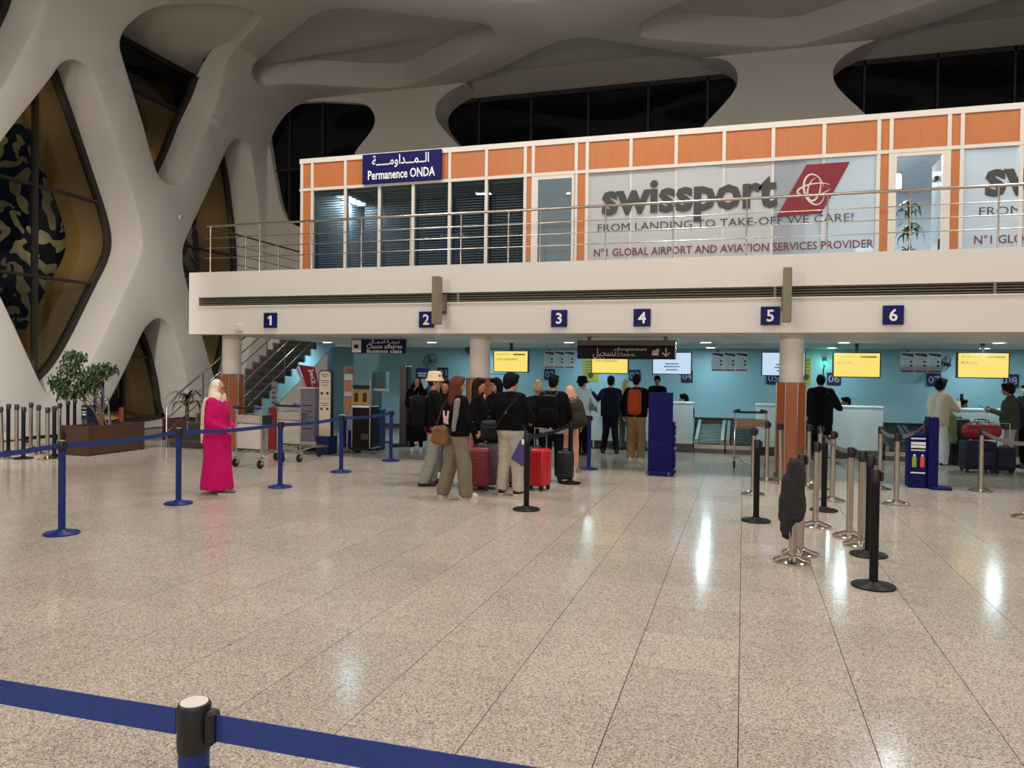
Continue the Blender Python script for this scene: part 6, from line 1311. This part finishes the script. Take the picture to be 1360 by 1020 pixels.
# staff behind the desks
def chair(p, rz, lab):
    q = thing('office_chair', lab, 'chair', (p.x, p.y, 0), rz, 'staff chairs'); MB().rbox((0, .05, .40), (.44, .44, .06), .03, 2).build('seat', BLACK, q); MB().rbox((0, -.22, .70), (.40, .05, .42), .03, 2).build('backrest', BLACK, q); MB().cone((0, .05, .08), (0, .05, .38), .03, n=10).build('pedestal', GREY, q); MB().cone((0, -.2, .4), (0, -.22, .6), .02, n=8).build('back_stem', BLACK, q)
    for k in range(5): MB().cone((0, .05, .09), (.26*math.cos(k*1.257), .05+.26*math.sin(k*1.257), .05), .02, .015, n=6).build('leg', BLACK, q)
sp = ony(873, 520, 18.6); person(0, 0, 265, 1.66, 'dark-haired staff member standing behind the plain blue stand', top=CBLK2, bottom=CBLK, hair=('tied', HBLK), at=Vector((sp.x, 18.6, 0)), look=10, seed=5, pose=dict(hea=(0, .02, 1.60)))
for px, yy, hd, lab, hr, sk in ((908, 18.2, 185, 'dark-haired staff woman seated behind the white desk', ('tied', HBLK), SKIN), (1124, 18.2, 200, 'seated staff member barely above the desk by the black coat', ('short', HBLK), SKIN2), (1278, 18.25, 320, 'bearded staff man seated behind the desk with red bag', ('short', HBLK), SKIN2)):
    sp = ony(px, 535, yy); t, J, s = person(0, 0, hd, 1.66, lab, top=CBLK2, bottom=CBLK, hair=hr, skin=sk, seat=True, at=Vector((sp.x, yy, 0)), seed=int(px), pose=dict(ell=(-.25, .08, .68), wrl=(-.15, .3, .78), elr=(.25, .08, .68), wrr=(.15, .3, .78)))
    if px == 1278: m = MB(); m.caps((-.045, J['hea'].y+.035, J['hea'].z-.06), (.045, J['hea'].y+.035, J['hea'].z-.06), .042, .042); m.caps((0, J['hea'].y+.06, J['hea'].z-.08), (0, J['hea'].y+.065, J['hea'].z-.09), .035, .03); fuse(m, .011, 'beard', HBLK, t, .003, 30)
    chair(Vector((sp.x, yy, 0)), math.radians(hd)-PI/2, {908: 'office chair of the staff woman by the blue stand', 1124: 'office chair behind the desk of the black coat man', 1278: 'office chair of the bearded staff man'}[px])
# man in the long black coat at the desk
t, J, s = person(1087, 612, 82, 1.72, 'man in long black coat and hood leaning on the white desk', top=CBLK, bottom=CBLK, coat=(cloth('coat_black', (16, 16, 18)), .55), shoes=SHB, hair=('short', HBLK), fat=.035, pose=dict(elr=(.33, .10, 1.10), wrr=(.36, .30, 1.06), ell=(-.28, .0, 1.12), wrl=(-.22, .12, .92)), at=onz(1087, 612)+Vector((0, -.2, 0)))
m = MB(); m.ball((0, -.015, J['hea'].z+.03*s), (.092*s, .108*s, .118*s), 14, 9); m.caps((-.06, -.05, 1.44*s), (.06, -.05, 1.44*s), .07, .07); fuse(m, .014, 'hood', cloth('coat_black', (16, 16, 18)), t, .004, 12)
# beige jacket, phone raised
t, J, s = person(1247, 619, 40, 1.66, 'person in beige jacket and white trousers raising a phone', top=CSTO, bottom=CWHI, shoes=SHB, hair=('curly', HBLK), fat=.04, legw=.03, hem=.82, skin=SKIN2, pose=dict(elr=(.27, .14, 1.14), wrr=(.16, .32, 1.30), ell=(-.28, .03, 1.13), wrl=(-.16, .26, 1.1)))
hp = world(t, J['wrr']+Vector((-.0, .08, .04))); q = thing('phone', 'dark phone held up by the person in beige', 'phone', (hp.x, hp.y, hp.z), t.rotation_euler.z); MB().rbox((0, 0, .04), (.07, .01, .14), .004, 1).build('case', BLACK, q); MB().span((-.03, -.0065, -.02), (.03, -.0055, .1)).build('display', pm('phone_glass', (30, 34, 40), .1), q)
m = MB(); m.caps((.12, .12, 1.0*s), (.2, .02, .95*s), .06, .07); m.caps((.2, .04, .98*s), (.24, .06, .55*s), .08, .07); m.caps((-.1, .14, 1.05*s), (.12, .14, .98*s), .04, .05); fuse(m, .015, 'tied_jacket', CSAG, t, .014, 10)
# boy in olive jacket
t, J, s = person(1340, 626, 168, 1.62, 'boy in olive jacket with curly hair looking at his phone', top=CGRN, bottom=cloth('grey_white_track', (170, 168, 164), .2), shoes=SHW, hair=('curly', HBLK), fat=.045, legw=.01, hem=.84, skin=SKIN2, pose=dict(hea=(0, .05, 1.60), elr=(.26, .10, 1.12), wrr=(.12, .34, 1.20), ell=(-.26, .10, 1.12), wrl=(-.10, .34, 1.18)))
hp = world(t, ((J['wrr']+J['wrl'])/2+Vector((0, .10, .03)))); q = thing('phone', 'dark phone in the hands of the boy in olive', 'phone', (hp.x, hp.y, hp.z), t.rotation_euler.z); q.rotation_euler.x = -.9; MB().rbox((0, 0, .03), (.08, .01, .15), .004, 1).build('case', BLACK, q); MB().span((-.035, -.0065, -.035), (.035, -.0055, .095)).build('display', pm('phone_glass', (30, 34, 40), .1), q)
backpack(t, J, s, CBLK2, 'black backpack on the boy in olive', .30, .18, .44, .97, -.29)
person(1362, 622, 200, 1.58, 'woman in black cut by the frame edge beside the boy', top=CBLK, bottom=CBLK, hair=('long', HBLK), fat=.03)

# ------------------------------------------------------------------ small fixtures on the lattice wall
p = onx(239, 288, XW); q = thing('wall_sensor', 'tiny white round sensor on the lattice wall', 'sensor', (XW, p.y, p.z)); MB().lathe([(.05, 0), (.055, .02), (.03, .04)], 14, T=Matrix.Rotation(PI/2, 4, 'Y')).build('housing', WHITE, q); MB().ball((.045, 0, 0), .018).build('lens', BLACK, q)
a, b = onz(30, 588), onz(79, 584); q = thing('floor_rail', 'low black rail lying along the foot of the lattice wall', 'rail', ((a.x+b.x)/2, (a.y+b.y)/2, 0)); d = (b-a)/2
MB().cone((-d.x, -d.y, .10), (d.x, d.y, .10), .035, n=10).build('bar', BLACKM, q, 60)
for k in (-.8, .8): MB().lathe([(.06, 0), (.05, .02), (.02, .07)], 12, c=(d.x*k, d.y*k, 0)).build('foot', BLACKM, q)
